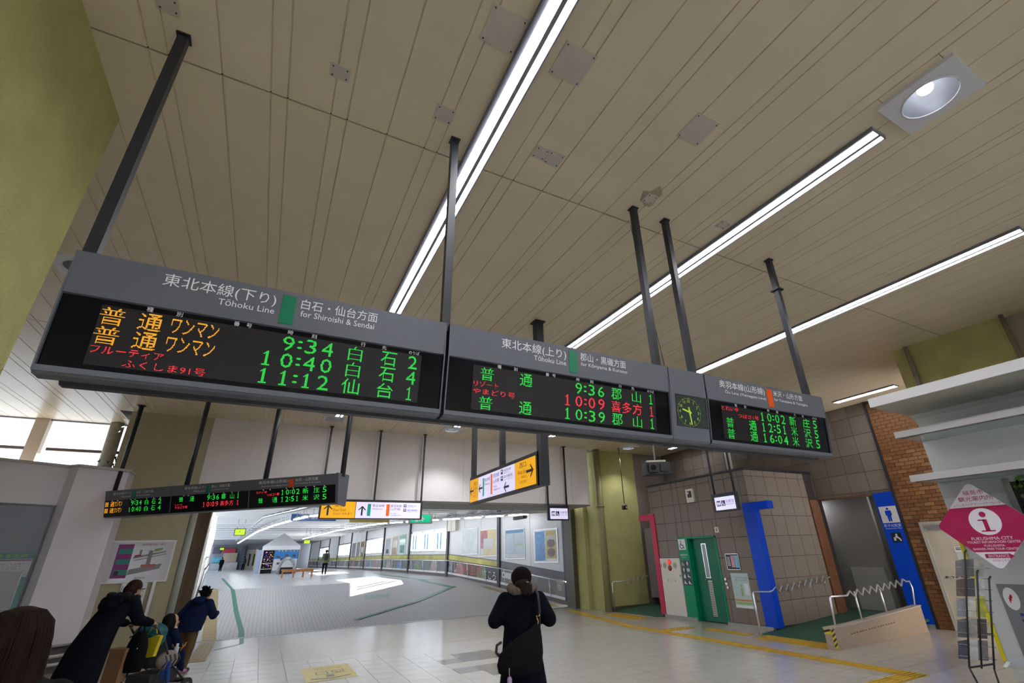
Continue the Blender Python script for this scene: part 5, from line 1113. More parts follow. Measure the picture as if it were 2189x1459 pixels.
        if kind == 'redy':
            L.part('red_half', plp.rect(MB(), u0+w*.04, z0+h*.28, u0+w*.45, z1-h*.04, 0, .002), mat('rose block', (.40,.10,.13), .2, var=.25, vscale=6), b_); L.part('white_block', plp.rect(MB(), u0+w*.22, z0+h*.28, u0+w*.85, z0+h*.65, .002, .004), M_paper, b_); L.part('white_foot', plp.rect(MB(), u0+w*.04, z0+h*.04, u0+w*.25, z0+h*.26, 0, .002), M_paper, b_)
        if kind == 'orange': L.part('lower_photo', plp.rect(MB(), u0+w*.05, z0+h*.05, u1-w*.1, z0+h*.4, 0, .002), mat('ochre block', (.32,.20,.06), .2), b_)
        if kind == 'greenp': L.part('pattern', plp.rect(MB(), u0+w*.15, z0+h*.1, u1-w*.15, z0+h*.5, 0, .002), mat('deep green block', (.06,.24,.16), .2, var=.3, vscale=6), b_)
        if kind == 'grey' and i == 3: L.part('dark_photos', plp.rect(MB(), u0+w*.2, z0+h*.1, u1-w*.2, z0+h*.35, 0, .002), M_iconk, b_)
    if i == 1:
        plp = PL(A, U, Vector((0,0,1))); t = root('junction_box', tuple(plp(.5,2.9,.1)), 'cream electrical box high on the corridor wall', 'box'); L = Loc(t); L.part('body', plp.rect(MB(), .15,2.90,.95,3.50,-.02,.16), M_cream); L.part('cover', plp.rect(MB(), .17,2.92,.55,3.48,.16,.175), M_cream)
        M_redp = mat('red brush lettering', (.55,.05,.05), .4)
        plm = PL(Q(0,0,0), U, Vector((0,0,1))+U*0); plm.V = Vector((0,0,1))
        plm.U = (U + Vector((0,0,sl))); plm.N = N
        mr = root('mural_lettering', tuple(Q(2.2,.3,.012)), 'white and red brush lettering on the dark mural', 'lettering'); L = Loc(mr)
        for s, u0, u1, h0, h1, m in (('ふくしま',.15,1.15,.26,.70,M_print),('花回廊',1.6,3.3,.26,.78,M_redp),('こころ',3.4,4.35,.24,.55,M_print)): text('brush_text', s, plm, u0, h0, u1, h1, m, L, None, .014)
    if i == 0:
        plm = PL(Q(0,0,0), U, Vector((0,0,1))); plm.U = U + Vector((0,0,sl)); plm.N = N
        t = root('small_notice', tuple(Q(.55,.3,.012)), 'small white notice at the foot of the mural', 'notice'); L = Loc(t); b_ = L.part('sheet', plm.rect(MB(), .24,.40,.88,.62,.012,.016), M_paper); L.part('symbol', plm.rect(MB(), .32,.46,.40,.56,.016,.018), M_iconk, b_)
        t = root('mural_caption', tuple(Q(4.0,.3,.012)), 'white handwritten caption on the mural by the corridor frame', 'lettering'); L = Loc(t); text('brush_text', '花もも', plm, 3.85,.62,4.2,.74, M_print, L, None, .014); mb = MB(); [plm.rect(mb, 3.88,.56-.05*k,4.12,.575-.05*k,.012,.014) for k in range(4)]; L.part('caption_lines', mb, M_print)
        mb = MB()
        for k in range(90):
            u = 2.7+random.random()**.7*1.1; h = .22+random.random()*.38; s = random.uniform(.02,.05); mb.prism([Q(u,h,.011),Q(u+s,h+.02,.011),Q(u+.01,h+s*1.6,.011)], N*.003)
        obj('mural_grass', mb, mat('mural grass', (.27,.19,.10), .4), cwall)
# silver frame at the near end of the poster wall
fr = obj('trim_10', MB().box(9.66,15.50,0,9.72,15.62,3.25).box(9.75,15.46,0,9.79,15.60,3.25).box(9.82,15.44,0,9.90,15.60,3.25), M_chrome, label='bright steel frame at the end of the poster wall', kind='structure')
# left glazed wall
gl = obj('wall_corridor_left', MB().box(-2.6,15.5,-.2,-2.5,15.6,-.1), M_steel, label='glazed left corridor wall with steel frames', kind='structure')
nwin = 200
for (a, b) in zip(WL[:-1], WL[1:]):
    A, B = Vector((*a,0)), Vector((*b,0)); U = (B-A).normalized(); ln = (B-A).length; n = max(2, int(ln/1.9))
    for k in range(n):
        p0, p1 = A+U*ln*k/n, A+U*ln*(k+1)/n; z0, z1 = zf(p0.y), zf(p1.y); t0, t1 = zc(p0.y), zc(p1.y)
        obj('mullion', MB().prism([(p0.x-.04,p0.y,z0),(p0.x+.06,p0.y,z0),(p0.x+.06,p0.y,t0),(p0.x-.04,p0.y,t0)], (0,.08,0)), M_chrome if k % 2 == 0 else M_steel, gl)
        q = lambda p, z: (p.x, p.y, z)
        obj('sill_panel', MB().prism([q(p0,z0),q(p1,z1),q(p1,z1+.35),q(p0,z0+.35)], (-.06,0,0)), M_cw, gl)
        obj('transom', MB().prism([q(p0,z0+1.15),q(p1,z1+1.15),q(p1,z1+1.2),q(p0,z0+1.2)], (.05,0,0)), M_steel, gl)
        w = obj('window_%d' % nwin, MB().prism([q(p0,z0+.35),q(p1,z1+.35),q(p1,t1),q(p0,t0)], (-.012,0,0)), M_pane, label='glass bay %d of the left corridor wall' % (nwin-199), kind='structure'); nwin += 1
    obj('handrail', MB().tube([(a[0]+.12,a[1],zf(a[1])+.85),(b[0]+.12,b[1],zf(b[1])+.85)], .025, 8), M_post, gl)
    obj('handrail', MB().tube([(a[0]+.12,a[1],zf(a[1])+.65),(b[0]+.12,b[1],zf(b[1])+.65)], .02, 8), M_chrome, gl)
# corridor ceiling with ribs
M_cc = mat('painted shade roof sheet', (.22,.23,.25), .6); M_rib = mat('white roof rib', (.82,.83,.84), .5)  # sheet colour darkened to stand in for shade between the white ribs
def wrx(y):
    for (x0,y0),(x1,y1) in zip(WR[:-1],WR[1:]):
        if y <= y1: return x0+(x1-x0)*(max(y,y0)-y0)/(y1-y0)
    return WR[-1][0]
def wlx(y):
    for (x0,y0),(x1,y1) in zip(WL[:-1],WL[1:]):
        if y <= y1: return x0+(x1-x0)*(max(y,y0)-y0)/(y1-y0)
    return WL[-1][0]
mb = MB(); ys_ = [15.4,20,24.7,31,37,40,50,63,82]
for a, b in zip(ys_[:-1], ys_[1:]): mb.prism([(wlx(a)-.25,a,zc(a)+.12),(wrx(a)+.12,a,zc(a)+.12),(wrx(b)+.12,b,zc(b)+.12),(wlx(b)-.25,b,zc(b)+.12)], (0,0,.1))
cc = obj('ceiling_corridor', mb, M_cc, label='white ribbed roof of the corridor', kind='structure')
y = 16.3; 
while y < 62:
    z = zc(y); wv = .28 if y < 40 else .4
    obj('roof_rib', MB().prism([(wlx(y)-.1,y,z+.13),(wlx(y)-.1,y+wv*.2,z+.05),(wlx(y)-.1,y+wv*.8,z+.05),(wlx(y)-.1,y+wv,z+.13)], (wrx(y)-wlx(y)+.08,0,0)), M_rib, cc); y += 1.5 if y < 35 else 2.4
obj('cable_tray', MB().tube([(1.2,16,zc(16)-.05),(-.2,25,zc(25)-.05),(-2.6,60,zc(60)-.05)], .06, 6), M_steel, cc)
V3 = lambda *a: Vector(a)
def tubelight(p, d, label, grp, n):
    p, d = Vector(p), Vector(d)
    t = root('tube_light', tuple(p), label, 'tube light', grp); L = Loc(t); s = d.cross(Vector((0,0,1))).normalized()*.045
    L.part('tube', MB().prism([p-s,p+s,p+d+s,p+d-s], (0,0,-.05)), M_tube); L.part('batten', MB().prism([p-s*1.3,p+s*1.3,p+d+s*1.3,p+d-s*1.3], (0,0,.04)), M_trimw)
    for f in (.2,.8): L.part('hanger', MB().tube([p+d*f+V3(0,0,.03), p+d*f+V3(0,0,.31)], .008, 5), M_steel)
lp = [(2.17,17.8),(1.3,20.8),(.57,28.5),(-.7,42),(-2.8,67)]; rp = [(9.0,17.2),(8.1,21),(7.1,24),(5.6,28.7),(4.5,41),(3.2,55)]
def ordinal(n):
    w = ['first','second','third','fourth','fifth','sixth','seventh','eighth','ninth','tenth','eleventh','twelfth','thirteenth','fourteenth','fifteenth','sixteenth','seventeenth','eighteenth','nineteenth','twentieth']
    return w[n-1] if n <= 20 else 'twenty-'+w[n-21] if n < 30 else 'thirtieth' if n == 30 else 'thirty-'+w[n-31]
def along(P, y):
    for (x0,y0),(x1,y1) in zip(P[:-1],P[1:]):
        if y <= y1: return x0+(x1-x0)*(y-y0)/(y1-y0)
    return P[-1][0]
for P, nm, y1 in ((lp,'left',64),(rp,'right',53)):
    y = P[0][1]; k = 0
    while y < y1:
        l = 1.12; z = zc(y)-.18; a = Vector((along(P,y),y,z)); b = Vector((along(P,y+l),y+l,zc(y+l)-.18))
        k += 1; tubelight(a, b-a, '%s tube light from the near end of the %s corridor row' % (ordinal(k), nm), '%s row of corridor tube lights' % nm, k); y += 1.55
# pipes along the right wall top
for k, (off, r, m, nm) in enumerate(((.25,.05,M_chrome,'shiny'),(.45,.035,M_steel,'thinner grey'),(.6,.06,mat('dull duct', (.35,.35,.34), .5),'dull'))):
    pts = [(x-off, y, zc(y)-.03-.05*k) for x, y in WR[:6]]; pipe(pts, r, m, '%s service pipe along the top of the poster wall' % nm)
obj('black_projector', MB().box(8.7,17.0,2.98,8.86,17.9,3.10).tube([(8.78,16.9,3.04),(8.78,17.0,3.04)], .05, 12), M_blackrub, label='black tubular fitting under the pipes above the posters', cat='fitting')
# hanging signs in the corridor
def hang_sign(x0, x1, y, z0, z1, m, label, lines, mi, zt, cat='sign', th=.12):
    t = root('corridor_sign', ((x0+x1)/2,y,z0), label, cat); L = Loc(t); b_ = L.part('case', MB().box(x0,y,z0,x1,y+th,z1), m); p = PL((x0,y,0),(1,0,0),(0,0,1)); w = x1-x0; h = z1-z0
    for s, f0, f1, g0, g1 in lines: text('lettering', s, p, w*f0, z0+h*g0, w*f1, z0+h*g1, mi, L, b_, .004)
    for x in (x0+.1, x1-.1): L.part('hanger', MB().tube([(x,y+th/2,z1),(x,y+th/2,zt)], .012, 6), M_steel)
    return t, L, b_, p
M_bsign = mat('blue sign', (.045,.13,.36), .35)
t, L, b_, p = hang_sign(.86, 2.71, 24, 3.345, 3.80, M_bsign, 'blue hanging sign for two private rail lines', [('阿武隈急行線',.12,.72,.60,.92),('Abukuma Express Line',.2,.6,.50,.57),('福島交通飯坂線',.09,.85,.16,.42),('Fukushima Transportation',.2,.7,.05,.12)], M_wtext, 3.9)
hang_sign(2.75, 4.25, 20, 3.03, 3.36, mat('yellow hanging sign', (.42,.33,.06), .4), 'yellow sign mostly hidden behind the direction sign', [], M_inky, 3.6)
M_exit = mat('lit green exit sign', (.0,.35,.2), .35, emit=.5, ecol=(0,.75,.42))
t, L, b_, p = hang_sign(4.02, 4.80, 16, 2.73, 3.03, mat('beige case', (.4,.38,.32), .5), 'lit green emergency exit sign beyond the direction sign', [], M_print, 3.4)
g_ = L.part('green_face', p.rect(MB(), .05,2.76,.71,3.0,0,.006), M_exit, b_); mb = MB(); p.rect(mb, .20,2.78,.30,2.97,.006,.008); p.disc(mb, .42,2.93,.025,.025,.006,.008,10); p.poly(mb, [(.36,2.89),(.46,2.91),(.52,2.86),(.50,2.84),(.44,2.88),(.47,2.80),(.44,2.79),(.40,2.85),(.34,2.80),(.32,2.82),(.38,2.87)], .006,.008); L.part('running_pictogram', mb, M_wtext, b_)
M_lime = mat('lit lime clock', (.45,.6,.03), .4, emit=.6, ecol=(.55,.9,.02))
for x0, x1, y, z0, z1, nm in ((-1.46,-.95,30,3.04,3.37,'larger lime lit clock hanging on the left of the corridor'),(2.65,3.10,42,2.94,3.21,'lime lit clock hanging beyond the tent roof'),(-5.1,-4.6,79.2,3.44,3.72,'lime sign at the far end of the corridor')):
    t, L, b_, p = hang_sign(x0, x1, y, z0, z1, M_blackrub, nm, [], M_ink, zc(y)+.1, cat='clock'); w, h = x1-x0, z1-z0
    f_ = L.part('lit_face', p.rect(MB(), w*.06,z0+h*.08,w*.94,z1-h*.08,0,.006), M_lime, b_); mb = MB(); p.rect(mb, w*.49,z0+h*.5,w*.52,z0+h*.8,.006,.008); p.rect(mb, w*.36,z0+h*.48,w*.51,z0+h*.53,.006,.008); L.part('hands', mb, M_ink, b_)
# far end wall and shops
obj('wall_corridor_end', MB().box(-8,80,.9,8,80.2,4.2), mat('dim end wall', (.20,.21,.24), .5), label='dim wall at the far end of the corridor', kind='structure')
def shop(name, x0, z0, x1, z1, m, label, cat, d=.5): return obj(name, MB().box(x0,80-d,z0,x1,79.99,z1).box(x0+.05,80-d-.03,z0+.06,x1-.05,80-d,z0+.14), m, label=label, cat=cat)
shop('dark_screen', -5.86,3.04,-5.02,3.80, mat('dark screen', (.03,.03,.06), .2, var=.5, vscale=3), 'dark display at the far left end of the corridor', 'screen', .3)
shop('red_shop_sign', -4.64,3.07,-3.26,3.6, mat('red shop sign', (.45,.02,.05), .4), 'red shop sign at the far corridor end', 'sign', .4)
shop('shop_counter', -4.53,1.9,-2.95,3.07, mat('beige shopfront', (.42,.34,.26), .5, var=.1, vscale=2), 'beige shopfront below the red sign', 'shopfront')
shop('low_counter', -4.5,.98,-2.7,1.9, mat('pale counter', (.45,.42,.44), .4, var=.2, vscale=2), 'pale counter at the far corridor end', 'counter', .9)
shop('blue_poster', -5.73,1.9,-4.66,2.6, mat('teal blue poster', (.06,.28,.38), .4, var=.4, vscale=3), 'teal poster at the far left corridor end', 'poster', .3)
shop('ticket_machine', -5.7,.98,-4.7,1.85, mat('grey machine', (.28,.30,.34), .4), 'grey machine under the teal poster', 'machine', .6)
t = root('far_door', (-1.2,79.9,1.0), 'beige double door at the far corridor end', 'door'); L = Loc(t); L.part('leaves', MB().box(-1.91,79.85,.98,-.54,79.98,3.44), mat('beige lift door', (.42,.39,.36), .45))
for x in (-1.55,-1.0): L.part('glass_slot', MB().box(x,79.82,1.4,x+.22,79.86,2.9), M_blackrub)
shop('dark_column', -2.5,1.0,-2.05,3.9, mat('dark blue column', (.05,.07,.12), .4), 'dark column left of the far door', 'column', .7)
# tent
M_tent = mat('white tent fabric', (.88,.88,.90), .7, var=.03, vscale=2)
y0, y1 = 44.4, 46.6; zb = zf(44.4)
t = root('event_tent', (1.3,45.5,zb), 'white pop-up tent with pyramid roof in the corridor', 'tent'); L = Loc(t)
x0, x1, ze, zp = -.02, 2.61, 2.88, 3.86; apex = ((x0+x1)/2+.05, (y0+y1)/2, zp); cor = [(x0,y0,ze),(x1,y0,ze),(x1,y1,ze),(x0,y1,ze)]
for k in range(4): L.part('roof_panel', MB().prism([cor[k], cor[(k+1)%4], apex], (0,0,.02)), M_tent)
L.part('valance', MB().box(x0,y0-.02,ze-.28,x1,y0,ze).box(x0-.02,y0,ze-.28,x0,y1,ze).box(x1,y0,ze-.28,x1+.02,y1,ze), M_tent)
for a, b in ((x0+.05,y0+.05),(x1-.05,y0+.05),(x0+.05,y1-.05),(x1-.05,y1-.05)): L.part('leg', MB().box(a-.03,b-.03,zb,a+.03,b+.03,ze), M_steel)
L.part('back_cloth', MB().box(x0+.05,y1-.1,zb,x1-.05,y1-.05,ze), M_tent); L.part('side_cloth', MB().box(x0-.35,y0+.2,zb,x0-.30,y1,ze-.2).box(x0-.35,y0+.15,zb,x0+.1,y0+.2,ze-.25), mat('pale blue cloth', (.42,.47,.62), .6))
L.part('dark_curtain', MB().box(x0+.12,y0+.35,zb,.84,y0+.4,2.6), mat('black curtain', (.012,.01,.012), .8))
M_fairy = mat('fairy lights', (.8,.4,.1), .4, emit=2.5, ecol=(1,.5,.15)); M_fairy2 = mat('violet fairy lights', (.2,.1,.8), .4, emit=2.5, ecol=(.25,.15,1)); mb, mb2 = MB(), MB()
for k in range(46): (mb if k % 2 else mb2).ball((x0+.2+random.random()*.6, y0+.33, 1.2+random.random()*1.3), .018, 6, 4)
L.part('fairy_lights', mb, M_fairy); L.part('fairy_lights', mb2, M_fairy2)
for z in (1.65,1.25): L.part('shelf_rail', MB().box(x0+.12,y0+.2,z,.82,y0+.24,z+.04), M_steel)
bn = L.part('blue_banner', MB().box(.87,y0+.02,1.95,2.57,y0+.05,2.62), mat('bright blue banner', (.02,.22,.58), .5)); L.part('white_banner', MB().box(.87,y0+.02,1.15,2.57,y0+.05,1.95), M_paper)
pbn = PL((.87,y0+.02,0),(1,0,0),(0,0,1)); mb = MB()
for k in range(6): pbn.disc(mb, .28+.24*k+(.1 if k > 2 else 0), 2.52, .06, .05, 0, .004, 8)
L.part('bunting', mb, mat('gold paper', (.6,.42,.06), .5), bn); mb = MB()
for u, v in ((.15,2.02),(.75,2.1),(1.27,2.08),(.45,1.85),(.25,1.55)): pbn.rect(mb, u, v, u+.24, v+.16, 0, .004)
L.part('photos', mb, mat('dark photos', (.10,.05,.05), .5), bn)
L.part('yellow_edge', MB().box(x0-.42,y0+.2,1.2,x0-.37,y0+.3,2.75), mat('yellow cloth edge', (.5,.45,.1), .6))
# arch
t = root('fabric_arch', (1.66,40,zf(40)), 'grey arch ornament standing before the tent', 'arch'); L = Loc(t); P = []
for k in range(15):
    a = math.pi*k/14; P.append((1.68-.52*math.cos(a), 40+.1*math.sin(a), zf(40)+1.0*math.sin(a)**.8))
L.part('arch_band', MB().tube(P, .10, 8), mat('grey arch fabric', (.28,.30,.33), .6, var=.25, vscale=8)); L.part('star', MB().ball((1.68,39.95,zf(40)+1.02), (.16,.06,.08), 8, 6), mat('silver tinsel', (.5,.52,.45), .3))
t = root('planter_box', (1.65,40.6,zf(40)), 'dark low box under the arch', 'box'); L = Loc(t); L.part('body', MB().box(1.2,40.4,zf(40),2.1,40.9,zf(40)+.42), M_blackrub); L.part('lid', MB().box(1.17,40.37,zf(40)+.42,2.13,40.93,zf(40)+.46), M_paper)
# bench
t = root('bench', (1.95,32,zf(32)), 'long orange wooden bench in the corridor', 'bench'); L = Loc(t); zb = zf(32); M_wood = mat('orange wood', (.42,.18,.05), .45, var=.1, vscale=6)
L.part('seat', MB().box(1.11,31.85,zb+.36,2.79,32.3,zb+.42), M_wood); L.part('apron', MB().box(1.14,31.88,zb+.28,2.76,31.91,zb+.36), M_wood)
for x in (1.18,1.75,2.25,2.70):
    for yv in (31.9,32.22): L.part('leg', MB().box(x-.03,yv,zb,x+.03,yv+.05,zb+.36), M_wood)
# ================================================================== people
M_skin = mat('skin', (.50,.30,.21), .5); M_coat = mat('black coat cloth', (.005,.006,.011), .9, var=.2, vscale=12, spec=.08); M_navy = mat('navy jacket cloth', (.005,.011,.040), .85, var=.2, vscale=10, spec=.12)
M_hairb = mat('dark brown hair', (.016,.008,.006), .6, var=.35, vscale=30, stretch=(1,1,.12), spec=.12); M_hairk = mat('black hair', (.006,.005,.005), .6, var=.3, vscale=30, stretch=(1,1,.15), spec=.12); M_brownt = mat('brown corduroy', (.085,.048,.014), .8, var=.15, vscale=20)
M_fur = mat('beige fur', (.16,.115,.085), .9, bump=1., bscale=60); M_kfur = mat('black fur', (.005,.005,.006), .95, bump=1., bscale=60); M_hat = mat('dark brown knit hat', (.010,.006,.005), .9, spec=.08, bump=.6, bscale=90)
M_shoe = mat('dark shoe', (.015,.016,.02), .5); M_eye = mat('dark eye', (.01,.008,.008), .2); M_lip = mat('lips', (.36,.14,.12), .5)
def loft(mb, rings, n=20):
    k = len(rings); vs = []
    for (c, rx, ry) in rings:
        for j in range(n): a = 2*math.pi*j/n; vs.append((c[0]+rx*math.cos(a), c[1]+ry*math.sin(a), c[2]))
    fs = [(i*n+j, i*n+(j+1) % n, (i+1)*n+(j+1) % n, (i+1)*n+j) for i in range(k-1) for j in range(n)]
    fs += [tuple(range(n-1,-1,-1)), tuple((k-1)*n+j for j in range(n))]; mb.add(vs, fs, True); return mb
def blob(name, mb, m, parent, voxel=.012, smooth=4, label=None):
    o = obj(name, mb, m, parent, label)
    r = o.modifiers.new('remesh', 'REMESH'); r.mode = 'VOXEL'; r.voxel_size = voxel; r.use_smooth_shade = True
    if smooth: s = o.modifiers.new('smooth', 'SMOOTH'); s.iterations = smooth; s.factor = .5
    return o
def V(*a): return Vector(a)
def hand(mb, w, d, up, s=1.0, curl=.5):
    w, d, up = Vector(w), Vector(d).normalized(), Vector(up).normalized(); side = d.cross(up).normalized(); up = side.cross(d).normalized()
    mb.limb(w, w+d*.05*s, .022*s, .026*s, 10)
    for k in range(4):
        b = w+d*.075*s+side*(k-1.5)*.019*s; l = (.036,.042,.040,.032)[k]*s; d1 = (d*math.cos(curl*.7)-up*math.sin(curl*.7)); d2 = (d*math.cos(curl*1.9)-up*math.sin(curl*1.9))
        mb.limb(w+d*.035*s+side*(k-1.5)*.014*s, b, .012*s, .0095*s, 8); mb.limb(b, b+d1*l, .0095*s, .0085*s, 8); mb.limb(b+d1*l, b+d1*l+d2*l*.8, .0085*s, .0075*s, 8)
    tb = w+d*.02*s-side*.024*s; t1 = tb+(d*.6-side*.6-up*.3).normalized()*.035*s; mb.limb(tb, t1, .012*s, .010*s, 8); mb.limb(t1, t1+(d-up*.4).normalized()*.026*s, .010*s, .008*s, 8)
def head(mb, c, f, s=1.0):
    """head with brow, jaw, nose and ears; f = facing direction"""
    c, f = Vector(c), Vector(f).normalized(); R_ = Vector((0,0,1)).cross(f); r = -R_.normalized() if R_.length else Vector((1,0,0)); u = f.cross(r)*-1
    u = r.cross(f).normalized()
    M3 = Matrix((r, f, u)).transposed()
    mb.ball(c+u*.02*s, (.074*s,.092*s,.092*s), 16, 12, M3); mb.ball(c+f*.018*s-u*.045*s, (.056*s,.07*s,.072*s), 14, 10, M3)
    mb.limb(c+f*.085*s+u*.012*s, c+f*.105*s-u*.022*s, .010*s, .014*s, 8); mb.ball(c+f*.07*s-u*.09*s, (.026*s,.022*s,.02*s), 10, 8, M3)
    for sg in (1,-1): mb.ball(c+r*sg*.074*s-f*.005*s, (.010*s,.022*s,.032*s), 10, 8, M3)
    return M3
def face_bits(c, f, s, parent):
    c, f = Vector(c), Vector(f).normalized(); r = f.cross(Vector((0,0,1))).normalized(); u = r.cross(f).normalized(); mb = MB()
    for sg in (1,-1): mb.ball(c+f*.083*s+r*sg*.032*s+u*.012*s, (.010*s,.010*s,.006*s), 8, 6)
    obj('eyes', mb, M_eye, parent); obj('mouth', MB().ball(c+f*.084*s-u*.055*s, (.020*s,.012*s,.006*s), 8, 6), M_lip, parent)
def build_body(t, J, hs=1.0, voxel=.010, fdir=(0,1,0), hands=True, hcurl=.5, leg=1.0):
    mb = MB(); k = leg
    loft(mb, [(J['pel']-V(0,0,.08),.10*k,.08*k),(J['pel'],.145*k,.10*k),((J['pel']+J['chest'])/2,.12*k,.085*k),(J['chest'],.145*k,.095*k),(J['chest']+V(0,0,.10*k),.15*k,.08*k),(J['neck'],.06*k,.055*k)])
    mb.limb(J['neck']-V(0,0,.03), J['head']-V(0,0,.05), .05*k, .046*k)
    head(mb, J['head'], fdir, hs)
    for s in 'lr':
        mb.limb(J['neck']-V(0,0,.04), J['sh'+s], .05*k, .05*k); mb.limb(J['sh'+s], J['el'+s], .046*k, .037*k); mb.limb(J['el'+s], J['wr'+s], .036*k, .025*k)
        mb.limb(J['hip'+s], J['kn'+s], .075*k, .052*k); mb.limb(J['kn'+s], J['an'+s], .050*k, .034*k); mb.limb(J['an'+s]-V(0,.02,.03), J['toe'+s], .032*k, .026*k)
        if hands: hand(mb, J['wr'+s], J['wr'+s]-J['el'+s], J.get('up'+s, V(0,0,1)), .95*k, hcurl)
    return blob('body', mb, M_skin, t, voxel, 3)
def std(H_=1.6, **kw):
    k = H_/1.6
    J = dict(pel=V(0,0,.86), chest=V(0,0,1.14), neck=V(0,0,1.32), head=V(0,.015,1.465), shl=V(-.165,0,1.275), shr=V(.165,0,1.275), ell=V(-.21,-.02,1.02), elr=V(.21,-.02,1.02), wrl=V(-.22,.06,.80), wrr=V(.22,.06,.80),
             hipl=V(-.085,0,.83), hipr=V(.085,0,.83), knl=V(-.09,.02,.45), knr=V(.09,.02,.45), anl=V(-.09,0,.075), anr=V(.09,0,.075), toel=V(-.10,.15,.03), toer=V(.10,.15,.03))
    J = {a: b*k for a, b in J.items()}; J.update(kw); return J

# ---- woman with shoulder bag, seen from behind
t = root('person', (2.33,4.62,0), 'person in black coat and dark knit hat carrying a black shoulder bag', 'person', rz=-.468)
J = std(1.60, ell=V(-.262,-.03,1.13), elr=V(.262,-.03,1.13), wrl=V(-.12,.24,1.16), wrr=V(.12,.24,1.16), shl=V(-.165,0,1.30), shr=V(.165,0,1.30))
bd = build_body(t, J)
face_bits(J['head'], (0,1,0), 1, t)
mb = MB(); loft(mb, [(V(0,0,.84),.195,.145),(V(0,0,.95),.19,.14),(V(0,0,1.08),.175,.125),(V(0,0,1.2),.195,.125),(V(0,0,1.30),.205,.11),(V(0,0,1.37),.13,.09),(V(0,0,1.42),.075,.07)])
for s in 'lr': mb.limb(J['sh'+s]-V(0,0,.005), J['el'+s], .078, .072); mb.limb(J['el'+s], J['wr'+s], .070, .050)
blob('coat', mb, M_coat, t, .012, 5)
mb = MB(); loft(mb, [(V(0,0,.12),.255,.22),(V(0,0,.40),.245,.205),(V(0,0,.62),.22,.175),(V(0,0,.80),.19,.15),(V(0,0,.92),.17,.13)]); blob('long_skirt', mb, M_coat, t, .014, 3)
mb = MB()
for k in range(14):
    a = math.pi*(.0+2.0*k/14); r = 1+.05*math.sin(k*2.3); mb.ball((.103*math.cos(a), .088*math.sin(a)-.01, 1.398+.006*math.sin(k*1.9)+.008*math.sin(a)), (.052*r,.046*r,.046), 10, 8)
blob('fur_collar', mb, M_fur, t, .010, 2)
mb = MB().ball((0,0,1.497), (.104,.115,.098), 18, 12); mb.ball((0,-.025,1.47), (.098,.10,.055), 16, 10); blob('knit_hat', mb, M_hat, t, .008, 3)
mb = MB().ball((.01,-.09,1.435), (.078,.06,.055), 12, 8)
for k in range(7): mb.limb((.0+.014*k,-.115,1.445-.004*k), (.008+.014*k,-.155,1.372-.010*(k%3)), .022, .013, 8)
blob('hair', mb, M_hairb, t, .007, 2)
obj('hair_clip', MB().tube([(.035,-.128,1.452),(.055,-.132,1.458),(.075,-.128,1.452)], .005, 6), M_steel, t)
mb = MB(); loft(mb, [(V(-.03,-.205,.715),.13,.035),(V(-.035,-.21,.74),.185,.06),(V(-.03,-.215,.80),.205,.07),(V(-.015,-.21,.88),.20,.065),(V(.02,-.20,.95),.165,.055),(V(.065,-.19,1.01),.115,.045),(V(.11,-.178,1.06),.06,.032),(V(.14,-.165,1.11),.022,.018)], 24)
g_ = root('shoulder_bag', (2.33,4.62,0), 'slouchy black shoulder bag on the back of the person in the knit hat', 'bag', rz=-.468)
blob('bag_body', mb, mat('black nylon bag', (.004,.004,.005), .75, spec=.15, var=.3, vscale=14, bump=.5, bscale=18), g_, .010, 3)
obj('strap', MB().tube([(.155,-.158,1.10),(.165,-.15,1.22),(.155,-.125,1.345),(.13,-.02,1.392),(.11,.10,1.33)], .016, 6), M_blackrub, g_)
obj('clasp', MB().tube([(.150,-.172,1.165),(.135,-.176,1.175),(.14,-.178,1.15),(.15,-.176,1.13),(.143,-.176,1.10),(.153,-.176,1.085)], .0055, 6).tube([(.15,-.172,1.165),(.168,-.172,1.18)], .005, 6), mat('brass clasp', (.55,.36,.14), .25, metal=1.), g_)
obj('handle', MB().tube([(-.19,-.22,.98),(-.235,-.22,.955),(-.24,-.22,.90),(-.21,-.22,.87)], .012, 6), M_blackrub, g_)
k_ = obj('lilac_bottle', MB().lathe([(0,0),(.012,0),(.013,.012),(.02,.02),(.022,.075),(.014,.09),(0,.09)], (-.118,-.285,.635), 12), mat('lilac plastic', (.42,.30,.48), .35), g_); obj('bottle_strap', MB().tube([(-.118,-.285,.72),(-.122,-.283,.755),(-.12,-.28,.79)], .004, 6), mat('lilac plastic', (.42,.30,.48), .35), g_)

# ---- near person, head at the lower left
t = root('person', (-.76,2.68,0), 'long haired person at the lower left edge, seen from behind', 'person', rz=.25)
J = std(1.57); build_body(t, J, voxel=.012, hands=True)
mb = MB(); loft(mb, [(V(0,0,.70),.21,.15),(V(0,0,1.0),.185,.135),(V(0,0,1.2),.20,.13),(V(0,0,1.28),.205,.115),(V(0,0,1.345),.11,.09),(V(0,0,1.39),.07,.065)])
for s in 'lr': mb.limb(J['sh'+s], J['el'+s], .075, .06); mb.limb(J['el'+s], J['wr'+s], .058, .045)
blob('jacket', mb, mat('black jacket', (.006,.006,.008), .85, spec=.1), t, .012, 4)
mb = MB()
for s in 'lr': mb.limb(J['hip'+s], J['kn'+s], .10, .075); mb.limb(J['kn'+s], J['an'+s], .075, .06); mb.limb(J['an'+s]-V(0,.03,.03), J['toe'+s], .042, .035)
blob('trousers', mb, M_coat, t, .014, 3)
mb = MB().ball((0,-.012,1.472), (.100,.114,.110), 18, 12); loft(mb, [(V(.01,-.05,1.235),.088,.05),(V(.005,-.05,1.30),.105,.07),(V(0,-.045,1.38),.106,.082),(V(0,-.03,1.46),.100,.09)]); mb.limb((.085,.03,1.43),(.095,.02,1.27),.03,.028); mb.limb((-.085,.03,1.43),(-.095,.02,1.27),.03,.028)
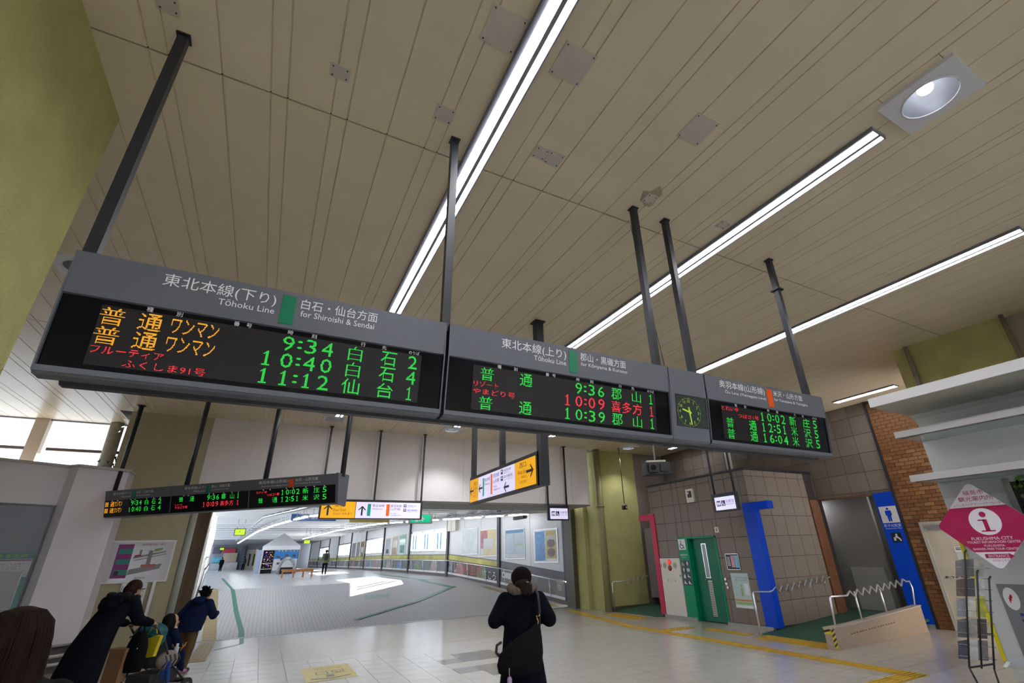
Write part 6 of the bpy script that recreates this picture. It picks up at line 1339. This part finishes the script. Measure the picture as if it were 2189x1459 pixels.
hr_ = blob('hair', mb, M_hairb, t, .008, 4); mb = MB(); random.seed(3)
for k in range(260):
    a = random.uniform(math.pi*.95, math.pi*2.05); r = random.uniform(.98,1.03); x, y = .103*math.cos(a)*r, -.02+.105*math.sin(a)*r
    mb.tube([(x*.15,y*.2,1.578), (x*.6,y*.62,1.562), (x*.9,y*.9,1.525), (x*1.0,y,1.47), (x*1.06,y*.95-.005,1.36), (x*1.0+random.uniform(-.01,.01),y*.75-.01,1.22+random.uniform(-.02,.03))], [.0012,.002,.0026,.0026,.0024,.001], 4)
obj('hair_strands', mb, M_hairb, hr_)

# ---- parent pushing a stroller
FW = V(.62,.785,0); LOCP = (-1.72,8.72,0); rz = math.atan2(-FW.x, FW.y)
t = root('person', LOCP, 'person in long black hooded coat leaning on a stroller', 'person', rz=rz)
J = std(1.62, pel=V(0,.0,.88), chest=V(0,.16,1.14), neck=V(0,.29,1.30), head=V(0,.385,1.415), shl=V(-.17,.25,1.27), shr=V(.17,.25,1.27), ell=V(-.22,.36,1.05), elr=V(.22,.36,1.05), wrl=V(-.20,.60,.985), wrr=V(.20,.60,.985), knl=V(-.09,.12,.46), anl=V(-.09,.08,.08), toel=V(-.10,.23,.03), knr=V(.09,-.06,.46), anr=V(.09,-.22,.10), toer=V(.10,-.08,.03))
build_body(t, J, fdir=(.15,1,-.15), hcurl=1.0, voxel=.009); face_bits(J['head'], (.15,1,-.15), 1, t)
mb = MB(); loft(mb, [(V(0,-.10,.30),.26,.23),(V(0,-.06,.55),.25,.22),(V(0,-.01,.80),.235,.195),(V(0,.06,.98),.215,.165),(V(0,.15,1.14),.215,.15),(V(0,.22,1.25),.21,.125),(V(0,.27,1.33),.12,.095),(V(0,.30,1.37),.08,.075)])
for s in 'lr': mb.limb(J['sh'+s], J['el'+s], .088, .072); mb.limb(J['el'+s], J['wr'+s]-(J['wr'+s]-J['el'+s])*.12, .070, .050)
blob('coat', mb, M_coat, t, .013, 4)
mb = MB().ball((0,.12,1.30), (.17,.10,.075), 16, 10); mb.ball((0,.08,1.25), (.14,.09,.09), 16, 10); blob('hood', mb, M_coat, t, .012, 4)
mb = MB()
for k in range(12):
    a = math.pi*(-.15-.7*k/11); mb.ball((.165*math.cos(a), .245+.12*math.sin(a)*.9, 1.345+.02*math.sin(k*2.1)), (.05,.048,.045), 10, 8)
mb.ball((.11,.35,1.31), (.035,.06,.05), 10, 8); blob('fur_trim', mb, M_kfur, t, .010, 2)
mb = MB().ball((0,.365,1.45), (.088,.102,.098), 16, 12); mb.ball((0,.315,1.415), (.082,.075,.085), 14, 10); blob('hair', mb, mat('reddish brown hair', (.025,.008,.006), .6, var=.3, vscale=30, spec=.12), t, .008, 3)
for s in (1,-1): obj('glasses', MB().tube([(s*.078,.36,1.425),(s*.075,.475,1.42),(s*.02,.49,1.415)], .004, 5), M_blackrub, t)
mb = MB()
for s in 'lr': mb.limb(J['kn'+s], J['an'+s], .07, .055); mb.limb(J['an'+s]-V(0,.03,.03), J['toe'+s], .042, .035)
blob('boots', mb, M_shoe, t, .014, 2)
obj('mask', MB().ball((.012,.475,1.36), (.045,.03,.04), 10, 8), mat('pale mask', (.5,.48,.48), .7), t)
# stroller in the same frame
def W2(x, y, z): c, s = math.cos(rz), math.sin(rz); return Vector((LOCP[0]+x*c-y*s, LOCP[1]+x*s+y*c, z))
t = root('stroller', tuple(W2(0,1.05,0)), 'black stroller with teal canopy pushed by the hooded person', 'stroller', rz=rz)
S = lambda x, y, z: V(x, y-1.05, z)
for s in (1,-1):
    obj('frame_side', MB().tube([S(.20*s,.62,.985),S(.22*s,.80,.80),S(.24*s,1.05,.42),S(.25*s,1.35,.16)], .013, 8), M_blackrub, t); obj('rear_leg', MB().tube([S(.24*s,.98,.52),S(.26*s,.72,.12)], .012, 8), M_blackrub, t)
    for y in (.72,1.38):
        w = obj('wheel', MB().tube([S(.25*s-.018,y,.10),S(.25*s+.018,y,.10)], .10, 20), M_blackrub, t); obj('hub', MB().tube([S(.25*s-.022,y,.10),S(.25*s+.022,y,.10)], .045, 14), M_steel, w)
obj('handle_bar', MB().tube([S(-.20,.62,.985),S(.20,.62,.985)], .017, 10), M_blackrub, t)
mb = MB(); loft(mb, [(S(0,.98,.40),.17,.12),(S(0,1.0,.52),.19,.16),(S(0,.92,.75),.17,.06),(S(0,.90,.88),.14,.05)]); blob('seat', mb, mat('dark seat cloth', (.02,.022,.03), .8), t, .014, 3)
M_tealc = mat('teal cloth', (.0,.085,.105), .6, var=.35, vscale=9)
mb = MB().ball(S(.0,.82,.84), (.24,.16,.13), 16, 10); mb.ball(S(.06,.80,.76), (.20,.12,.12), 14, 10); blob('canopy', mb, M_tealc, t, .013, 3)
mb = MB()
for k in range(4): mb.tube([S(-.22+.02*k,.72+.05*k,.80+.03*k),S(0,.68+.05*k,.87+.03*k),S(.23-.02*k,.72+.05*k,.80+.03*k)], .012, 6)
obj('canopy_folds', mb, mat('teal fold', (.0,.14,.16), .6), t)
obj('footrest', MB().box(-.16,.28,.15,.16,.42,.18), M_blackrub, t); obj('basket', MB().box(-.19,-.25,.20,.19,.2,.34), mat('mesh basket', (.03,.03,.035), .8), t)
def bag(name, label, y, x, z, r, m, extra=None):
    q = root(name, tuple(W2(x,y,z)), label, 'bag', rz=rz); mb = MB(); loft(mb, [(V(0,0,-r[2]),r[0]*.9,r[1]*.8),(V(0,0,-r[2]*.5),r[0],r[1]),(V(0,0,r[2]*.3),r[0]*.95,r[1]*.9),(V(0,0,r[2]*.8),r[0]*.7,r[1]*.6),(V(0,0,r[2]),r[0]*.35,r[1]*.35)]); blob('bag_body', mb, m, q, .012, 3)
    obj('carry_loop', MB().tube([V(-.05,0,r[2]*.95),V(-.03,0,r[2]+.10),V(.03,0,r[2]+.10),V(.05,0,r[2]*.95)], .010, 6), m, q); return q
b_ = bag('backpack', 'black backpack hanging from the stroller handle', .53, .14, .66, (.15,.10,.23), mat('black canvas', (.007,.007,.010), .9, spec=.1)); obj('zip_pull', MB().ball((.10,-.09,.05), .010, 8, 6), M_steel, b_)
q = root('tote_bag', tuple(W2(.16,.66,.70)), 'yellow tote behind the black backpack', 'bag', rz=rz); obj('sheet', MB().prism([(-.17,0,-.16),(.13,0,-.12),(.17,0,.12),(.10,0,.13),(-.17,0,.05)], (0,.05,0)), mat('bright yellow paper', (.62,.50,.02), .5), q); obj('handle', MB().tube([(-.06,.025,.14),(-.02,.025,.22),(.06,.025,.20),(.08,.025,.15)], .006, 6), mat('bright yellow paper', (.62,.50,.02), .5), q)
q = root('paper_bag', tuple(W2(-.05,.46,.55)), 'brown paper bag beside the coat of the hooded person', 'bag', rz=rz); obj('sides', MB().prism([(-.10,-.06,-.22),(.14,-.06,-.22),(.16,-.06,.16),(-.08,-.06,.16)], (0,.12,0)), mat('kraft paper', (.30,.16,.08), .7), q); obj('rim_fold', MB().prism([(-.085,-.065,.12),(.165,-.065,.12),(.165,-.065,.165),(-.085,-.065,.165)], (0,.13,0)), mat('kraft paper fold', (.34,.19,.10), .7), q)
q = root('blanket', tuple(W2(.18,1.02,.48)), 'grey blanket with dark wavy stripes draped on the stroller side', 'blanket', rz=rz); mb = MB().ball((0,0,0), (.10,.16,.12), 14, 10); blob('cloth', mb, mat('striped wool', (.24,.20,.17), .8), q, .012, 2); mb = MB()
for k in range(4): mb.tube([(.09,-.13+.07*k,-.07),(.108,-.10+.07*k,0),(.085,-.12+.07*k,.07)], .009, 5)
obj('stripes', mb, mat('purple grey stripe', (.05,.045,.09), .8), q)
q = root('blue_cloth', tuple(W2(.22,.98,.36)), 'bright blue cloth strap hanging at the stroller side', 'cloth', rz=rz); blob('cloth', MB().limb((-.03,0,.10),(-.05,.02,-.14),.035,.02).limb((.03,0,.10),(.04,.05,-.14),.035,.02), mat('bright blue nylon', (.0,.05,.35), .5), q, .010, 2)
q = root('feeding_bottle', tuple(W2(.20,1.12,.58)), 'small white bottle tucked in the stroller', 'bottle', rz=rz); obj('flask', MB().lathe([(0,-.06),(.028,-.06),(.03,.03),(.018,.05),(.018,.06),(0,.06)], (0,0,0), 14), M_paper, q); obj('cap', MB().lathe([(.019,.06),(.019,.085),(0,.09)], (0,0,0), 12), M_print, q)
q = root('orange_toy', tuple(W2(.22,1.20,.60)), 'orange forked toy clipped to the stroller', 'toy', rz=rz); obj('fork', MB().tube([(0,-.03,-.03),(0,.02,.02),(0,.05,.06)], .007, 6).tube([(0,.0,.0),(0,-.01,.05)], .006, 6), mat('orange plastic', (.7,.25,.0), .4), q)
# child in the stroller
t = root('person', tuple(W2(.02,1.10,0)), 'small child with long black hair sitting in the stroller', 'person', rz=rz)
J = dict(pel=V(0,-.06,.56), chest=V(0,-.04,.74), neck=V(0,-.02,.84), head=V(0,.0,.945), shl=V(-.115,-.03,.81), shr=V(.115,-.03,.81), ell=V(-.14,.04,.67), elr=V(.15,.05,.67), wrl=V(-.09,.17,.63), wrr=V(.11,.18,.63), hipl=V(-.06,-.03,.54), hipr=V(.06,-.03,.54), knl=V(-.08,.20,.53), knr=V(.09,.20,.53), anl=V(-.08,.27,.30), anr=V(.09,.27,.30), toel=V(-.08,.36,.26), toer=V(.09,.36,.26))
build_body(t, J, hs=.92, fdir=(.45,1,0), voxel=.008, leg=.68); face_bits(J['head'], (.45,1,0), .92, t)
mb = MB(); loft(mb, [(V(0,-.05,.52),.13,.11),(V(0,-.05,.64),.125,.10),(V(0,-.04,.76),.125,.09),(V(0,-.03,.83),.085,.07),(V(0,-.02,.87),.05,.05)])
for s in 'lr': mb.limb(J['sh'+s], J['el'+s], .058, .052); mb.limb(J['el'+s], J['wr'+s]-(J['wr'+s]-J['el'+s])*.2, .050, .042)
blob('jacket', mb, M_navy, t, .010, 3)
mb = MB()
for s in 'lr': mb.limb(J['hip'+s], J['kn'+s], .065, .055); mb.limb(J['kn'+s], J['an'+s], .055, .045)
blob('trousers', mb, M_navy, t, .011, 3); mb = MB()
for s in 'lr': mb.limb(J['an'+s]-V(0,.02,.02), J['toe'+s], .035, .030)
blob('shoes', mb, mat('pink shoes', (.35,.16,.24), .6), t, .009, 2)
mb = MB().ball((-.012,-.03,.965), (.085,.092,.095), 16, 12); loft(mb, [(V(-.02,-.09,.74),.07,.05),(V(-.015,-.08,.84),.085,.06),(V(-.01,-.055,.93),.085,.07)]); mb.limb((.06,-.02,.95),(.07,-.03,.78),.03,.025); blob('hair', mb, M_hairk, t, .008, 3)
blob('scarf', MB().limb((-.05,.03,.855),(.06,.03,.855),.035,.035).limb((0,-.05,.86),(.06,.0,.86),.035,.035), mat('pale pink scarf', (.42,.32,.32), .8), t, .009, 2)
# ---- boy running ahead
FB = V(.42,.91,0); rzb = math.atan2(-FB.x, FB.y)
t = root('person', (-.93,11.5,0), 'boy in navy hooded jacket and brown trousers running ahead', 'person', rz=rzb)
J = dict(pel=V(0,.0,.68), chest=V(0,.11,.92), neck=V(0,.20,1.07), head=V(0,.27,1.19), shl=V(-.15,.17,1.04), shr=V(.15,.17,1.04), ell=V(-.25,.06,.86), elr=V(.27,.18,.84), wrl=V(-.18,.24,.80), wrr=V(.22,.38,.86), hipl=V(-.07,0,.64), hipr=V(.07,0,.64), knl=V(-.08,.18,.40), knr=V(.09,-.03,.36), anl=V(-.08,.02,.16), anr=V(.09,-.10,.08), toel=V(-.08,.12,.10), toer=V(.10,.04,.03))
build_body(t, J, hs=.97, fdir=(.5,1,-.1), voxel=.009, leg=.82, hcurl=1.1); face_bits(J['head'], (.5,1,-.1), .97, t)
mb = MB(); loft(mb, [(V(0,-.02,.62),.20,.165),(V(0,.03,.76),.205,.165),(V(0,.09,.90),.20,.155),(V(0,.15,1.02),.18,.12),(V(0,.19,1.09),.09,.08)])
for s in 'lr': mb.limb(J['sh'+s], J['el'+s], .082, .070); mb.limb(J['el'+s], J['wr'+s]-(J['wr'+s]-J['el'+s])*.1, .068, .050)
blob('jacket', mb, M_navy, t, .011, 3); blob('hood', MB().ball((0,.12,1.11), (.13,.09,.06), 14, 10).ball((0,.08,1.08), (.11,.08,.065), 14, 10), M_navy, t, .010, 3)
mb = MB()
for s in 'lr': mb.limb(J['hip'+s], J['kn'+s], .095, .075); mb.limb(J['kn'+s], J['an'+s], .072, .058)
mb.ball(J['pel'], (.14,.11,.09)); blob('trousers', mb, M_brownt, t, .011, 3); mb = MB()
for s in 'lr': mb.limb(J['an'+s]-V(0,.03,.03), J['toe'+s], .040, .034)
sh_ = blob('shoes', mb, M_shoe, t, .009, 2)
mb = MB().ball((0,.255,1.22), (.092,.105,.09), 16, 12); random.seed(5)
for k in range(46):
    a, b = random.uniform(0,2*math.pi), random.uniform(.1,1.5); d = V(math.cos(a)*math.sin(b), math.sin(a)*math.sin(b)-.25, math.cos(b)).normalized(); mb.limb(V(0,.245,1.22)+d*.07, V(0,.245,1.22)+d*random.uniform(.11,.145)+V(0,-.02,0), .018, .007, 6)
blob('hair', mb, M_hairk, t, .007, 1)
obj('red_zip', MB().tube([(.165,.10,.70),(.168,.16,.80)], .005, 6), M_red, t)
# ---- people in the corridor
def far_person(loc, rz, H_, label, coat_m, leg_m, hair_m, pack=None, long=False):
    t = root('person', loc, label, 'person', rz=rz); J = std(H_, knl=V(-.10,.08,.45)*H_/1.6, anl=V(-.10,.10,.08)*H_/1.6, toel=V(-.11,.24,.03)*H_/1.6); k = H_/1.6
    build_body(t, J, voxel=.018, hs=k, leg=k); mb = MB(); zb = .42 if long else .74
    loft(mb, [(V(0,0,zb)*k,.19*k,.15*k),(V(0,0,.95)*k,.18*k,.13*k),(V(0,0,1.2)*k,.195*k,.13*k),(V(0,0,1.29)*k,.19*k,.11*k),(V(0,0,1.36)*k,.08*k,.07*k)])
    for s in 'lr': mb.limb(J['sh'+s], J['el'+s], .07*k, .06*k); mb.limb(J['el'+s], J['wr'+s], .055*k, .045*k)
    blob('coat', mb, coat_m, t, .018, 3); mb = MB()
    for s in 'lr': mb.limb(J['hip'+s], J['kn'+s], .09*k, .07*k); mb.limb(J['kn'+s], J['an'+s], .065*k, .05*k); mb.limb(J['an'+s]-V(0,.02,.03), J['toe'+s], .04*k, .035*k)
    blob('trousers', mb, leg_m, t, .018, 2); blob('hair', MB().ball(V(0,-.005,1.49)*k, (.095*k,.105*k,.10*k), 14, 10), hair_m, t, .016, 2)
    if pack:
        q = root('backpack', loc, pack, 'backpack', rz=rz); blob('pack_body', MB().ball(V(0,-.20,1.10)*k, (.16*k,.09*k,.23*k), 14, 10), M_blackrub, q, .018, 2); obj('straps', MB().tube([V(.1,-.15,1.28)*k, V(.11,.0,1.37)*k, V(.1,.13,1.15)*k], .018, 6).tube([V(-.1,-.15,1.28)*k, V(-.11,.0,1.37)*k, V(-.1,.13,1.15)*k], .018, 6), M_blackrub, q)
far_person((3.55,34,zf(34)), -.1, 1.42, 'person in green jacket with backpack walking away in the corridor', mat('moss green jacket', (.10,.15,.06), .7), M_coat, M_hairk, 'dark backpack on the person in green')
far_person((-3.9,68,zf(68)), .2, 1.45, 'distant person in long dark coat at the left of the corridor', M_coat, M_coat, M_hairk, None, True)
far_person((-1.75,70,zf(70)), 0, 1.5, 'distant person with pale backpack facing the far door', mat('dark grey coat', (.03,.032,.036), .7), M_coat, M_hairk, 'backpack on the distant person near the far door')
